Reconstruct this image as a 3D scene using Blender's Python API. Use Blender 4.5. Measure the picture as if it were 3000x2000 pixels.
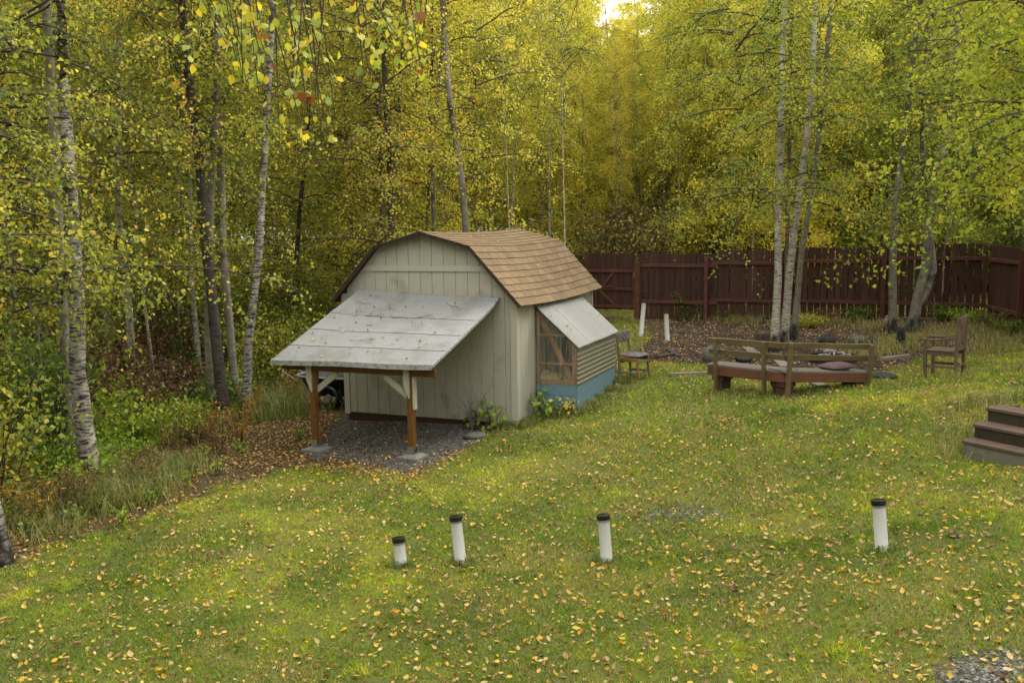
import bpy, math, random
import numpy as np
from mathutils import Matrix, Vector

S = bpy.context.scene
C = S.collection
for o in list(bpy.data.objects):
    bpy.data.objects.remove(o)
rad = math.radians

# ------------------------------------------------------------------ camera
FOC, PITCH, ROLL, CZ = 2728.244, .1253, .0135, 3.2      # focal length in pixels of a 3000 px wide frame
cp_, sp_ = math.cos(PITCH), math.sin(PITCH)
cr_, sr_ = math.cos(ROLL), math.sin(ROLL)
R0 = np.array([1, 0, 0.]); U0 = np.array([0, sp_, cp_]); FW = np.array([0, cp_, -sp_])
RC = cr_ * R0 - sr_ * U0
UC = sr_ * R0 + cr_ * U0
CAM = np.array([0, 0, CZ])
cd = bpy.data.cameras.new('camera')
cam = bpy.data.objects.new('camera', cd)
C.objects.link(cam)
cd.sensor_width = 36
cd.lens = 36 * FOC / 3000
cd.clip_end = 600
m = Matrix.Identity(4)
for i in range(3):
    m[i][0] = RC[i]; m[i][1] = UC[i]; m[i][2] = -FW[i]; m[i][3] = CAM[i]
cam.matrix_world = m
S.camera = cam

# ------------------------------------------------------------------ sky, sun, exposure
SUN_EL, SUN_AZ = rad(44), rad(60)          # azimuth measured from +Y towards +X
w = bpy.data.worlds.new('World'); S.world = w; w.use_nodes = True
nt = w.node_tree; nt.nodes.clear()
sk = nt.nodes.new('ShaderNodeTexSky'); sk.sky_type = 'NISHITA'; sk.sun_disc = False
sk.sun_elevation = SUN_EL; sk.sun_rotation = SUN_AZ; sk.dust_density = 6; sk.air_density = 1.0; sk.ozone_density = .5
mx = nt.nodes.new('ShaderNodeMixRGB'); mx.inputs[0].default_value = .86
mx.inputs[2].default_value = (14.0, 14.0, 13.4, 1)      # the even grey-white cloud layer that covers the blue
# overcast luminance rises from the horizon to the zenith
tcw = nt.nodes.new('ShaderNodeTexCoord'); sxw = nt.nodes.new('ShaderNodeSeparateXYZ'); nt.links.new(tcw.outputs['Generated'], sxw.inputs[0])
mrw = nt.nodes.new('ShaderNodeMapRange'); mrw.inputs[1].default_value = 0; mrw.inputs[2].default_value = 1; mrw.inputs[3].default_value = .5; mrw.inputs[4].default_value = 1.5
nt.links.new(sxw.outputs[2], mrw.inputs[0])
vmw = nt.nodes.new('ShaderNodeVectorMath'); vmw.operation = 'SCALE'; vmw.inputs[0].default_value = (14.0, 14.0, 13.4); nt.links.new(mrw.outputs[0], vmw.inputs['Scale']); nt.links.new(vmw.outputs[0], mx.inputs[2])
nt.links.new(sk.outputs[0], mx.inputs[1])
bg = nt.nodes.new('ShaderNodeBackground'); bg.inputs[1].default_value = .1
nt.links.new(mx.outputs[0], bg.inputs[0])
wo = nt.nodes.new('ShaderNodeOutputWorld'); nt.links.new(bg.outputs[0], wo.inputs[0])
sl = bpy.data.lights.new('sun', 'SUN'); sl.energy = 1.5; sl.angle = rad(24); sl.color = (1, .95, .86)
sun = bpy.data.objects.new('sun', sl); C.objects.link(sun)
sd = Vector((math.sin(SUN_AZ) * math.cos(SUN_EL), math.cos(SUN_AZ) * math.cos(SUN_EL), math.sin(SUN_EL)))
sun.rotation_euler = sd.to_track_quat('Z', 'Y').to_euler()
sun.location = (10, 5, 30)
S.view_settings.view_transform = 'Standard'; S.view_settings.look = 'None'
S.view_settings.exposure = 1.23; S.view_settings.gamma = 1
S.view_settings.use_curve_mapping = False
S.render.engine = 'CYCLES'
S.cycles.max_bounces = 6; S.cycles.diffuse_bounces = 2; S.cycles.transmission_bounces = 4
S.cycles.transparent_max_bounces = 12
S.cycles.use_denoising = True

# ------------------------------------------------------------------ pixel helpers (3000 x 2000 photograph)
def ray(x, y):
    return FW + RC * (x - 1500) / FOC - UC * (y - 1000) / FOC
def at(x, y, Z):
    return CAM + ray(x, y) * Z

# ------------------------------------------------------------------ ground height
CTRL = [(.08, 13.93, .12), (-2.74, 15.1, .04), (-1.0, 12.0, 0), (-2.6, 12.6, 0), (1.2, 13.9, .26), (2.0, 15.6, .33),
        (-1.1, 9.0, -.06), (-.5, 9.2, -.1), (.95, 9.0, .0), (3.2, 7.9, .3), (5.0, 10.1, .52), (5.6, 10.9, .93), (7.6, 13.4, .88),
        (6.9, 10.5, 1.0), (2.1, 16.2, .44), (3.1, 14.7, .49), (4.2, 13.9, .55), (5.6, 14.6, .56), (7.1, 15.6, .52), (3.5, 23, .4), (3.65, 26.8, .47),
        (7, 24.5, .55), (11.4, 22.2, .82), (10.8, 17, .9), (2.7, 5.8, .4), (0, 5.5, .0), (-2.5, 6, -.05), (-3.6, 9, -.12), (-5.3, 12, -.1),
        (-5.5, 17, -.1), (-4, 20, -.05), (0, 20, .2), (-8, 10, -.2), (6.1, 20, .5), (0, 0, .0), (5, 3, .6), (-5, 0, 0), (9, 7, 1.1)]
for k in range(12):
    a = k * math.tau / 12
    CTRL.append((45 * math.cos(a), 20 + 45 * math.sin(a), .2)); CTRL.append((100 * math.cos(a), 20 + 100 * math.sin(a), .2))
CT = np.array(CTRL)
def _phi(r2): return .5 * r2 * np.log(r2 + 1e-9)
_n = len(CT)
_d = ((CT[:, None, :2] - CT[None, :, :2]) ** 2).sum(2)
_A = np.zeros((_n + 3, _n + 3)); _A[:_n, :_n] = _phi(_d) + np.eye(_n) * 1.5
_A[:_n, _n] = 1; _A[:_n, _n + 1:] = CT[:, :2]; _A[_n, :_n] = 1; _A[_n + 1:, :_n] = CT[:, :2].T
_W = np.linalg.solve(_A, np.concatenate([CT[:, 2], [0, 0, 0]]))
def gz(x, y):
    x = np.atleast_1d(np.asarray(x, float)); y = np.atleast_1d(np.asarray(y, float))
    out = np.empty(len(x))
    for i in range(0, len(x), 40000):
        a, b = x[i:i + 40000], y[i:i + 40000]
        d2 = (a[:, None] - CT[None, :, 0]) ** 2 + (b[:, None] - CT[None, :, 1]) ** 2
        out[i:i + 40000] = _phi(d2) @ _W[:_n] + _W[_n] + _W[_n + 1] * a + _W[_n + 2] * b
    out += .012 * np.sin(x * 2.3 + 1) * np.sin(y * 2.9) + .008 * np.sin(x * 6.1 + y * 4.3)
    return out
def g1(x, y): return float(gz([x], [y])[0])
def gp(px, py):
    r = ray(px, py); ts = np.arange(3, 90, .1)
    P = CAM[None] + r[None] * ts[:, None]
    h = P[:, 2] - gz(P[:, 0], P[:, 1])
    k = int(np.argmax(h < 0))
    if h[k] >= 0: k = len(ts) - 1
    t = ts[k - 1] + .1 * h[k - 1] / (h[k - 1] - h[k] + 1e-9)
    p = CAM + r * t
    return np.array([p[0], p[1], g1(p[0], p[1])])

def vnoise(x, y, seed=0):
    r = np.random.RandomState(seed); T = r.rand(64, 64)
    xi = np.floor(x).astype(int); yi = np.floor(y).astype(int)
    fx = x - xi; fy = y - yi; fx = fx * fx * (3 - 2 * fx); fy = fy * fy * (3 - 2 * fy)
    a = T[xi % 64, yi % 64]; b = T[(xi + 1) % 64, yi % 64]; c = T[xi % 64, (yi + 1) % 64]; d = T[(xi + 1) % 64, (yi + 1) % 64]
    return (a * (1 - fx) + b * fx) * (1 - fy) + (c * (1 - fx) + d * fx) * fy
def fbm(x, y, seed=0):
    return (vnoise(x, y, seed) + .5 * vnoise(x * 2.1, y * 2.1, seed + 1) + .25 * vnoise(x * 4.3, y * 4.3, seed + 2)) / 1.75

def sdist(x, y, poly):
    """signed distance to a polygon, positive inside"""
    P = np.array(poly); Q = np.roll(P, -1, 0)
    out = np.full(len(x), 1e9); ins = np.zeros(len(x), bool)
    for (ax, ay), (bx, by) in zip(P, Q):
        dx, dy = bx - ax, by - ay
        t = np.clip(((x - ax) * dx + (y - ay) * dy) / (dx * dx + dy * dy + 1e-12), 0, 1)
        out = np.minimum(out, np.hypot(x - ax - t * dx, y - ay - t * dy))
        cr = ((ay > y) != (by > y)) & (x < (bx - ax) * (y - ay) / (by - ay + 1e-12) + ax)
        ins ^= cr
    return np.where(ins, out, -out)
def gpoly(pts): return [tuple(gp(*p)[:2]) for p in pts]

LAWN = gpoly([(-700, 2300), (-500, 1900), (0, 1665), (180, 1590), (420, 1520), (640, 1430), (800, 1385), (900, 1365), (1215, 1395), (1330, 1335), (1400, 1285),
              (1460, 1255), (1530, 1255), (1560, 1225), (1690, 1205), (1800, 1135), (1822, 1090), (1800, 1010), (1790, 950), (1830, 914), (1872, 925), (1905, 1000),
              (1870, 1030), (1890, 1062), (2080, 1064), (2200, 1105), (2560, 1100), (2700, 1050), (2840, 1035), (3000, 1005), (3500, 1000)]) + [(14, 6), (8, -2), (-8, -2)]
GRAV = gpoly([(905, 1345), (1000, 1345), (1195, 1385), (1330, 1330), (1395, 1290), (1440, 1250), (1430, 1235), (1240, 1225), (1000, 1215), (960, 1280)])
GRAV2 = gpoly([(1870, 1500), (1960, 1530), (2150, 1520), (2140, 1480), (1990, 1470)])
GRAV3 = gpoly([(2640, 1940), (2900, 1900), (3100, 1905), (3100, 2150), (2640, 2100)])
MULCH = gpoly([(1905, 1000), (1850, 1030), (1890, 1063), (2080, 1066), (2250, 1085), (2560, 1085), (2700, 1045), (2840, 1030), (3000, 1000), (3000, 940), (2890, 930),
               (2100, 925), (1960, 940), (1930, 975)])
BEY = [(2.0, 28.2), (5.5, 26.3), (12.3, 22.6), (13, 25), (12, 27.5), (6, 30), (2, 31)]
PATCHY = gpoly([(1700, 1290), (1560, 1330), (1480, 1400), (1560, 1440), (1800, 1460), (2150, 1540), (2330, 1520), (2250, 1460), (1950, 1380)])

# ------------------------------------------------------------------ mesh helpers
def mesh_np(name, V, F, k=None, attr=None, smooth=False):
    """V (n,3); F (m,k) faces of k corners"""
    V = np.asarray(V, np.float32); F = np.asarray(F, np.int32); k = F.shape[1]
    me = bpy.data.meshes.new(name)
    me.vertices.add(len(V)); me.vertices.foreach_set('co', V.ravel())
    me.loops.add(F.size); me.loops.foreach_set('vertex_index', F.ravel())
    me.polygons.add(len(F)); me.polygons.foreach_set('loop_start', np.arange(0, F.size, k, dtype=np.int32))
    if smooth: me.polygons.foreach_set('use_smooth', np.ones(len(F), bool))
    me.update(calc_edges=True)
    for an, av in (attr or {}).items():
        a = me.attributes.new(an, 'FLOAT', 'POINT'); a.data.foreach_set('value', np.asarray(av, np.float32))
    return me
def tubes(P, Rr, k=5, cap=False):
    """P (n,m,3) polylines, Rr (n,m) radii -> V,F(quads)"""
    P = np.asarray(P, float); Rr = np.asarray(Rr, float)
    n, mm = P.shape[:2]
    T = np.gradient(P, axis=1); T /= np.linalg.norm(T, axis=2, keepdims=True) + 1e-9
    ref = np.where(np.abs(T[..., 2:3]) > .8, np.array([1., 0, 0]), np.array([0, 0, 1.]))
    A = np.cross(T, ref); A /= np.linalg.norm(A, axis=2, keepdims=True) + 1e-9
    B = np.cross(T, A)
    an = np.arange(k) * math.tau / k
    V = P[:, :, None] + Rr[:, :, None, None] * (A[:, :, None] * np.cos(an)[:, None] + B[:, :, None] * np.sin(an)[:, None])
    idx = np.arange(n * mm * k).reshape(n, mm, k)
    a = idx[:, :-1]; b = idx[:, 1:]
    F = np.stack([a, np.roll(a, -1, 2), np.roll(b, -1, 2), b], -1).reshape(-1, 4)
    return V.reshape(-1, 3), F
def kites(P, size, rng, fold=.18, width=.75, up=0.):
    n = len(P)
    D = rng.normal(size=(n, 3)); D[:, 2] -= .5; D /= np.linalg.norm(D, axis=1, keepdims=True)
    N = rng.normal(size=(n, 3)); N[:, 2] += up; N -= D * (N * D).sum(1, keepdims=True); N /= np.linalg.norm(N, axis=1, keepdims=True)
    Sd = np.cross(D, N); s = np.asarray(size)[:, None]
    p0 = P; p2 = P + D * s
    p1 = P + D * s * .42 + Sd * s * width * .5 + N * s * fold
    p3 = P + D * s * .42 - Sd * s * width * .5 + N * s * fold
    V = np.stack([p0, p1, p2, p3], 1).reshape(-1, 3)
    b = np.arange(n)[:, None] * 4
    F = np.concatenate([b + [0, 2, 1], b + [0, 3, 2]], 0)
    return V, F

class MB:
    def __init__(s): s.v = []; s.f = []
    def add(s, V, F):
        o = len(s.v); s.v += [tuple(map(float, p)) for p in V]; s.f += [tuple(int(i) + o for i in f) for f in F]; return s
    def box(s, a, b, bev=0):
        x0, y0, z0 = np.minimum(a, b); x1, y1, z1 = np.maximum(a, b)
        if bev:
            return s.obox(((x0 + x1) / 2, (y0 + y1) / 2, (z0 + z1) / 2), (x1 - x0, y1 - y0, z1 - z0), np.eye(3), bev)
        V = [(x0, y0, z0), (x1, y0, z0), (x1, y1, z0), (x0, y1, z0), (x0, y0, z1), (x1, y0, z1), (x1, y1, z1), (x0, y1, z1)]
        return s.add(V, [(0, 3, 2, 1), (4, 5, 6, 7), (0, 1, 5, 4), (1, 2, 6, 5), (2, 3, 7, 6), (3, 0, 4, 7)])
    def obox(s, c, d, M, bev=.004):
        """chamfered box: each face inset by bev, joined by chamfers"""
        d = np.array(d) / 2; c = np.array(c); M = np.array(M); bev = min(bev, d.min() * .45)
        V = []; idx = {}
        for sx in (-1, 1):
            for sy in (-1, 1):
                for sz in (-1, 1):
                    for ax in range(3):
                        q = np.array([sx, sy, sz]) * d
                        for j in range(3):
                            if j != ax: q[j] -= [sx, sy, sz][j] * bev
                        idx[(sx, sy, sz, ax)] = len(V); V.append(c + M @ q)
        F = []
        for ax in range(3):
            a1, a2 = (ax + 1) % 3, (ax + 2) % 3
            for sg in (-1, 1):
                q = []
                for (p, r) in ((-1, -1), (1, -1), (1, 1), (-1, 1)):
                    t = [0, 0, 0]; t[ax] = sg; t[a1] = p; t[a2] = r; q.append(idx[(*t, ax)])
                F.append(q if sg > 0 else q[::-1])
        for ax in range(3):
            a1, a2 = (ax + 1) % 3, (ax + 2) % 3
            for p in (-1, 1):
                for r in (-1, 1):
                    t0 = [0, 0, 0]; t0[a1] = p; t0[a2] = r; t1 = list(t0); t0[ax] = -1; t1[ax] = 1
                    q = [idx[(*t0, a1)], idx[(*t1, a1)], idx[(*t1, a2)], idx[(*t0, a2)]]
                    F.append(q if p * r < 0 else q[::-1])
        for sx in (-1, 1):
            for sy in (-1, 1):
                for sz in (-1, 1):
                    q = [idx[(sx, sy, sz, j)] for j in range(3)]
                    F.append(q if sx * sy * sz > 0 else q[::-1])
        return s.add(V, F)
    def bar(s, a, b, w, t, side=None, bev=.004):
        """board from a to b, width w along 'side', thickness t across"""
        a = np.array(a, float); b = np.array(b, float); L = np.linalg.norm(b - a); ex = (b - a) / L
        sd_ = np.array(side if side is not None else (0, 0, 1.), float); sd_ = sd_ - ex * (sd_ @ ex)
        if np.linalg.norm(sd_) < 1e-6: sd_ = np.cross(ex, (1, 0, 0))
        sd_ /= np.linalg.norm(sd_); ez = np.cross(ex, sd_)
        return s.obox((a + b) / 2, (L, w, t), np.stack([ex, sd_, ez], 1), bev)
    def prism(s, poly, fn0, fn1):
        """extrude: fn0(p), fn1(p) map outline points to 3D"""
        n = len(poly); V = [fn0(p) for p in poly] + [fn1(p) for p in poly]
        F = [tuple(range(n))[::-1], tuple(range(n, 2 * n))] + [(i, (i + 1) % n, n + (i + 1) % n, n + i) for i in range(n)]
        return s.add(V, F)
    def tube(s, pts, rr, k=10, caps=True):
        V, F = tubes([pts], [rr if hasattr(rr, '__len__') else [rr] * len(pts)], k)
        o = len(s.v); s.add(V, F)
        if caps:
            n = len(pts); s.f.append(tuple(range(o, o + k))); s.f.append(tuple(range(o + (n - 1) * k, o + n * k))[::-1])
        return s
    def mesh(s, name='mesh', smooth=False):
        me = bpy.data.meshes.new(name); me.from_pydata(s.v, [], s.f); me.update()
        if smooth: me.polygons.foreach_set('use_smooth', np.ones(len(me.polygons), bool))
        return me
def obj(name, me, mat=None, parent=None, smooth=False, **props):
    if isinstance(me, MB): me = me.mesh(name, smooth)
    if mat is not None and len(me.materials) == 0: me.materials.append(mat)
    o = bpy.data.objects.new(name, me); C.objects.link(o)
    if parent is not None: o.parent = parent
    for k_, v_ in props.items(): o[k_] = v_
    return o
def thing(name, label, cat, loc=(0, 0, 0), rz=0, group=None):
    o = bpy.data.objects.new(name, None); C.objects.link(o)
    o.empty_display_size = .2; o.location = tuple(map(float, loc)); o.rotation_euler = (0, 0, rz)
    o['label'] = label; o['category'] = cat
    if group: o['group'] = group
    return o
def tag(o, label, cat, group=None):
    o['label'] = label; o['category'] = cat
    if group: o['group'] = group
    return o
def copy_tree(root, loc, rz=0, sc=1., label=None, mats=None):
    r = root.copy(); C.objects.link(r); r.location = tuple(map(float, loc)); r.rotation_euler = (0, 0, rz)
    r.scale = (sc, sc, sc) if not hasattr(sc, '__len__') else sc
    if label: r['label'] = label
    for ch in root.children:
        c = ch.copy(); C.objects.link(c); c.parent = r
        stem_ = ch.name.split('.')[0]
        if mats and stem_ in mats: c.material_slots[0].link = 'OBJECT'; c.material_slots[0].material = mats[stem_]
    return r
def smooth_by_angle(me, deg=40):
    me.polygons.foreach_set('use_smooth', np.ones(len(me.polygons), bool))

# ------------------------------------------------------------------ materials
def newmat(name):
    m_ = bpy.data.materials.new(name); m_.use_nodes = True
    n = m_.node_tree; b = n.nodes['Principled BSDF']
    b.inputs['Specular IOR Level'].default_value = .3
    return m_, n, b
def N(n, t, **kw):
    x = n.nodes.new(t)
    for k_, v_ in kw.items(): setattr(x, k_, v_)
    return x
def coords(n, scale=(1, 1, 1), kind='Object'):
    tc = N(n, 'ShaderNodeTexCoord'); mp = N(n, 'ShaderNodeMapping'); mp.inputs['Scale'].default_value = scale
    n.links.new(tc.outputs[kind], mp.inputs[0]); return mp.outputs[0]
def noise(n, vec, scale, detail=4, rough=.55):
    t = N(n, 'ShaderNodeTexNoise'); t.inputs['Scale'].default_value = scale; t.inputs['Detail'].default_value = detail
    t.inputs['Roughness'].default_value = rough
    if vec is not None: n.links.new(vec, t.inputs['Vector'])
    return t.outputs['Fac']
def ramp(n, fac, stops, interp='LINEAR'):
    r = N(n, 'ShaderNodeValToRGB'); r.color_ramp.interpolation = interp
    e = r.color_ramp.elements
    while len(e) > len(stops): e.remove(e[-1])
    while len(e) < len(stops): e.new(1)
    for i, (p, c) in enumerate(stops):
        e[i].position = p; e[i].color = (*c, 1) if len(c) == 3 else c
    n.links.new(fac, r.inputs[0]); return r.outputs[0]
def mixc(n, fac, a, b, mode='MIX'):
    x = N(n, 'ShaderNodeMixRGB', blend_type=mode)
    for i, v in ((0, fac), (1, a), (2, b)):
        if hasattr(v, 'is_linked'): n.links.new(v, x.inputs[i])
        elif isinstance(v, (int, float)): x.inputs[i].default_value = v
        else: x.inputs[i].default_value = (*v, 1)
    return x.outputs[0]
def math_(n, op, a, b=0., clamp=False):
    x = N(n, 'ShaderNodeMath', operation=op, use_clamp=clamp)
    for i, v in ((0, a), (1, b)):
        if hasattr(v, 'is_linked'): n.links.new(v, x.inputs[i])
        else: x.inputs[i].default_value = v
    return x.outputs[0]
def bump(n, b, h, strength=.3, dist=.01):
    x = N(n, 'ShaderNodeBump'); x.inputs['Strength'].default_value = strength; x.inputs['Distance'].default_value = dist
    n.links.new(h, x.inputs['Height']); n.links.new(x.outputs[0], b.inputs['Normal'])
def orand(n):
    return N(n, 'ShaderNodeObjectInfo').outputs['Random']
def attr(n, name):
    return N(n, 'ShaderNodeAttribute', attribute_name=name).outputs['Fac']

def m_leaf(name, stops, trans=.4, shift=.25, rough=.5):
    m_, n, b = newmat(name)
    f = attr(n, 'lf')
    f = math_(n, 'ADD', f, math_(n, 'MULTIPLY', math_(n, 'SUBTRACT', orand(n), .5), shift), True)
    col = ramp(n, f, stops)
    n.links.new(col, b.inputs['Base Color']); b.inputs['Roughness'].default_value = rough
    t = N(n, 'ShaderNodeBsdfTranslucent')
    tcol = mixc(n, 1., col, (1.25, 1.2, .7), 'MULTIPLY'); n.links.new(tcol, t.inputs[0])
    mx_ = N(n, 'ShaderNodeMixShader'); mx_.inputs[0].default_value = trans
    n.links.new(b.outputs[0], mx_.inputs[1]); n.links.new(t.outputs[0], mx_.inputs[2])
    n.links.new(mx_.outputs[0], n.nodes['Material Output'].inputs[0])
    return m_
def m_plain(name, col, var=.25, scale=8, rough=.7, stretch=(1, 1, 1), bmp=.2, orv=.12, dark=None, spec=.3, metal=0, bd=.004):
    """paint / wood / stone: base colour with stretched noise, per-object variation and fine relief"""
    m_, n, b = newmat(name)
    v = coords(n, stretch)
    f = noise(n, v, scale, 6, .6)
    c0 = tuple(x * (1 - var) for x in col); c1 = tuple(min(1, x * (1 + var)) for x in col)
    c = ramp(n, f, [(.25, c0), (.75, c1)])
    if dark:
        g = noise(n, coords(n, (1, 1, 1)), dark[1], 5, .65)
        g = ramp(n, g, [(dark[2], (0, 0, 0)), (dark[2] + .12, (1, 1, 1))])
        c = mixc(n, g, c, dark[0])
    hv = math_(n, 'ADD', math_(n, 'MULTIPLY', orand(n), 2 * orv), 1 - orv)
    vm = N(n, 'ShaderNodeVectorMath', operation='SCALE'); n.links.new(c, vm.inputs[0]); n.links.new(hv, vm.inputs['Scale'])
    n.links.new(vm.outputs[0], b.inputs['Base Color'])
    b.inputs['Roughness'].default_value = rough; b.inputs['Specular IOR Level'].default_value = spec; b.inputs['Metallic'].default_value = metal
    if bmp: bump(n, b, f, bmp, bd)
    return m_

def m_bark(name, light, mid, dark, amt=.5, bands=10):
    m_, n, b = newmat(name)
    vh = coords(n, (1.6, 1.6, bands))
    base = ramp(n, noise(n, coords(n, (1, 1, 1)), 5, 5), [(.3, mid), (.62, light)])
    len_ = noise(n, vh, 5, 5, .7)
    l1 = ramp(n, len_, [(amt, (0, 0, 0)), (amt + .1, (1, 1, 1))])
    c = mixc(n, l1, base, dark)
    big = ramp(n, noise(n, coords(n, (1, 1, .8)), 2.6, 4, .6), [(.56, (0, 0, 0)), (.66, (1, 1, 1))])
    c = mixc(n, math_(n, 'MULTIPLY', big, .75), c, tuple(x * .8 for x in dark))
    # rough black bark near the foot: objects have their origin at the foot
    sx = N(n, 'ShaderNodeSeparateXYZ'); tc = N(n, 'ShaderNodeTexCoord'); n.links.new(tc.outputs['Object'], sx.inputs[0])
    foot = ramp(n, math_(n, 'ADD', math_(n, 'MULTIPLY', sx.outputs[2], .6), math_(n, 'MULTIPLY', noise(n, coords(n, (1, 1, .5)), 9, 3), .7)), [(.42, (1, 1, 1)), (.62, (0, 0, 0))])
    c = mixc(n, foot, c, tuple(x * .7 for x in dark))
    n.links.new(c, b.inputs['Base Color']); b.inputs['Roughness'].default_value = .85
    bump(n, b, math_(n, 'ADD', len_, noise(n, coords(n, (1, 1, .3)), 30, 3)), .5, .01)
    return m_

M = {}
M['bark_white'] = m_bark('white birch bark', (.38, .35, .29), (.22, .195, .155), (.03, .026, .022), .51)
M['bark_grey'] = m_bark('grey birch bark', (.19, .17, .13), (.11, .095, .07), (.03, .026, .022), .55)
M['bark_scarred'] = m_bark('scarred birch bark', (.29, .265, .22), (.15, .13, .105), (.02, .017, .014), .47, 7)
M['bark_pale'] = m_bark('pale far birch bark', (.42, .38, .3), (.27, .24, .18), (.05, .042, .034), .6)
M['bark_brown'] = m_bark('brown bark', (.15, .115, .08), (.09, .07, .05), (.02, .016, .013), .5)
M['bark_dark'] = m_bark('dark bark', (.06, .048, .038), (.035, .028, .022), (.01, .008, .007), .5)
M['twig'] = m_plain('twig bark', (.06, .045, .035), .3, 20, .9, bmp=0)
OLV = [(0, (.085, .125, .02)), (.3, (.17, .21, .036)), (.55, (.3, .325, .05)), (.75, (.5, .45, .06)), (.93, (.68, .52, .065)), (1, (.62, .34, .05))]
YEL = [(0, (.26, .31, .05)), (.3, (.43, .45, .07)), (.6, (.64, .58, .085)), (.85, (.76, .62, .09)), (1, (.62, .4, .07))]
GRN = [(0, (.09, .14, .02)), (.4, (.2, .26, .035)), (.7, (.37, .4, .05)), (.9, (.52, .5, .06)), (1, (.62, .45, .05))]
M['leaf_olive'] = m_leaf('olive and yellow birch leaf', OLV, .5)
M['leaf_yellow'] = m_leaf('yellow birch leaf', YEL, .52)
M['leaf_green'] = m_leaf('green birch leaf', GRN, .5)
M['leaf_bright'] = m_leaf('bright green leaf', [(0, (.13, .19, .02)), (.5, (.28, .335, .035)), (.85, (.48, .46, .05)), (1, (.55, .45, .05))], .55)
M['leaf_shrub'] = m_leaf('green shrub leaf', [(0, (.04, .08, .015)), (.6, (.1, .165, .025)), (.9, (.24, .28, .035)), (1, (.45, .36, .04))], .4)
M['leaf_lime'] = m_leaf('lime shrub leaf', [(0, (.1, .18, .02)), (.6, (.22, .32, .03)), (1, (.4, .4, .04))], .45)
M['leaf_red'] = m_leaf('russet shrub leaf', [(0, (.06, .03, .02)), (.4, (.14, .062, .04)), (.7, (.22, .15, .05)), (1, (.34, .3, .06))], .3)
M['leaf_rust'] = m_leaf('orange shrub leaf', [(0, (.13, .09, .02)), (.5, (.36, .2, .03)), (1, (.5, .34, .04))], .35)
M['leaf_dull'] = m_leaf('dull brown olive leaf', [(0, (.05, .045, .018)), (.5, (.14, .12, .04)), (.85, (.3, .23, .06)), (1, (.45, .3, .06))], .4)
M['needle'] = m_leaf('spruce needle', [(0, (.012, .028, .012)), (1, (.035, .06, .022))], .1)
M['litter'] = m_leaf('fallen leaf', [(0, (.1, .05, .025)), (.2, (.16, .07, .025)), (.4, (.28, .15, .055)), (.6, (.4, .25, .095)), (.8, (.48, .37, .17)), (.92, (.5, .28, .025)), (1, (.54, .38, .04))], .2, 0, .55)
M['grass'] = m_leaf('grass blade', [(0, (.05, .11, .01)), (.3, (.13, .215, .013)), (.6, (.28, .35, .016)), (.8, (.52, .56, .02)), (.9, (.33, .26, .08)), (1, (.44, .35, .15))], .4, 0, .5)
M['long_grass'] = m_leaf('long grass blade', [(0, (.05, .085, .02)), (.5, (.13, .18, .04)), (.8, (.24, .25, .07)), (1, (.34, .26, .12))], .35, 0, .5)

# ground
def m_ground():
    m_, n, b = newmat('ground earth and turf')
    v = coords(n)
    f1 = noise(n, v, 14, 8, .7); f2 = noise(n, v, 60, 4, .7); f3 = noise(n, v, 1.1, 3, .5)
    lawn = mixc(n, f2, mixc(n, ramp(n, f3, [(.4, (0, 0, 0)), (.62, (1, 1, 1))]), (.1, .115, .018), (.16, .17, .024)), (.08, .075, .02))
    lawn = mixc(n, ramp(n, f1, [(.5, (0, 0, 0)), (.68, (1, 1, 1))]), lawn, (.085, .066, .035))
    wood = mixc(n, f2, mixc(n, ramp(n, f1, [(.35, (0, 0, 0)), (.7, (1, 1, 1))]), (.032, .022, .012), (.13, .09, .05)), (.055, .045, .02))
    gr = N(n, 'ShaderNodeTexVoronoi'); gr.inputs['Scale'].default_value = 55; n.links.new(v, gr.inputs['Vector'])
    grc = mixc(n, ramp(n, gr.outputs['Color'], [(.2, (0, 0, 0)), (.8, (1, 1, 1))]), (.05, .043, .035), (.13, .12, .1)); grc = mixc(n, ramp(n, f1, [(.4, (0, 0, 0)), (.65, (1, 1, 1))]), grc, (.045, .035, .024))
    mu = N(n, 'ShaderNodeTexVoronoi'); mu.inputs['Scale'].default_value = 34; n.links.new(coords(n, (1, 1.6, 1)), mu.inputs['Vector'])
    muc = mixc(n, ramp(n, mu.outputs['Color'], [(.2, (0, 0, 0)), (.8, (1, 1, 1))]), (.02, .012, .01), (.075, .048, .035)); muc = mixc(n, f2, muc, (.045, .028, .02))
    def mask(a):
        s = math_(n, 'ADD', attr(n, a), math_(n, 'MULTIPLY', math_(n, 'SUBTRACT', f1, .5), 1.6))
        return ramp(n, s, [(.44, (0, 0, 0)), (.56, (1, 1, 1))])
    c = mixc(n, mask('lawn'), wood, lawn); c = mixc(n, mask('mulch'), c, muc); c = mixc(n, mask('gravel'), c, grc)
    n.links.new(c, b.inputs['Base Color']); b.inputs['Roughness'].default_value = .95; b.inputs['Specular IOR Level'].default_value = .15
    bump(n, b, math_(n, 'ADD', f2, math_(n, 'MULTIPLY', gr.outputs['Distance'], .6)), .7, .02)
    return m_
M['ground'] = m_ground()

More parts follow.
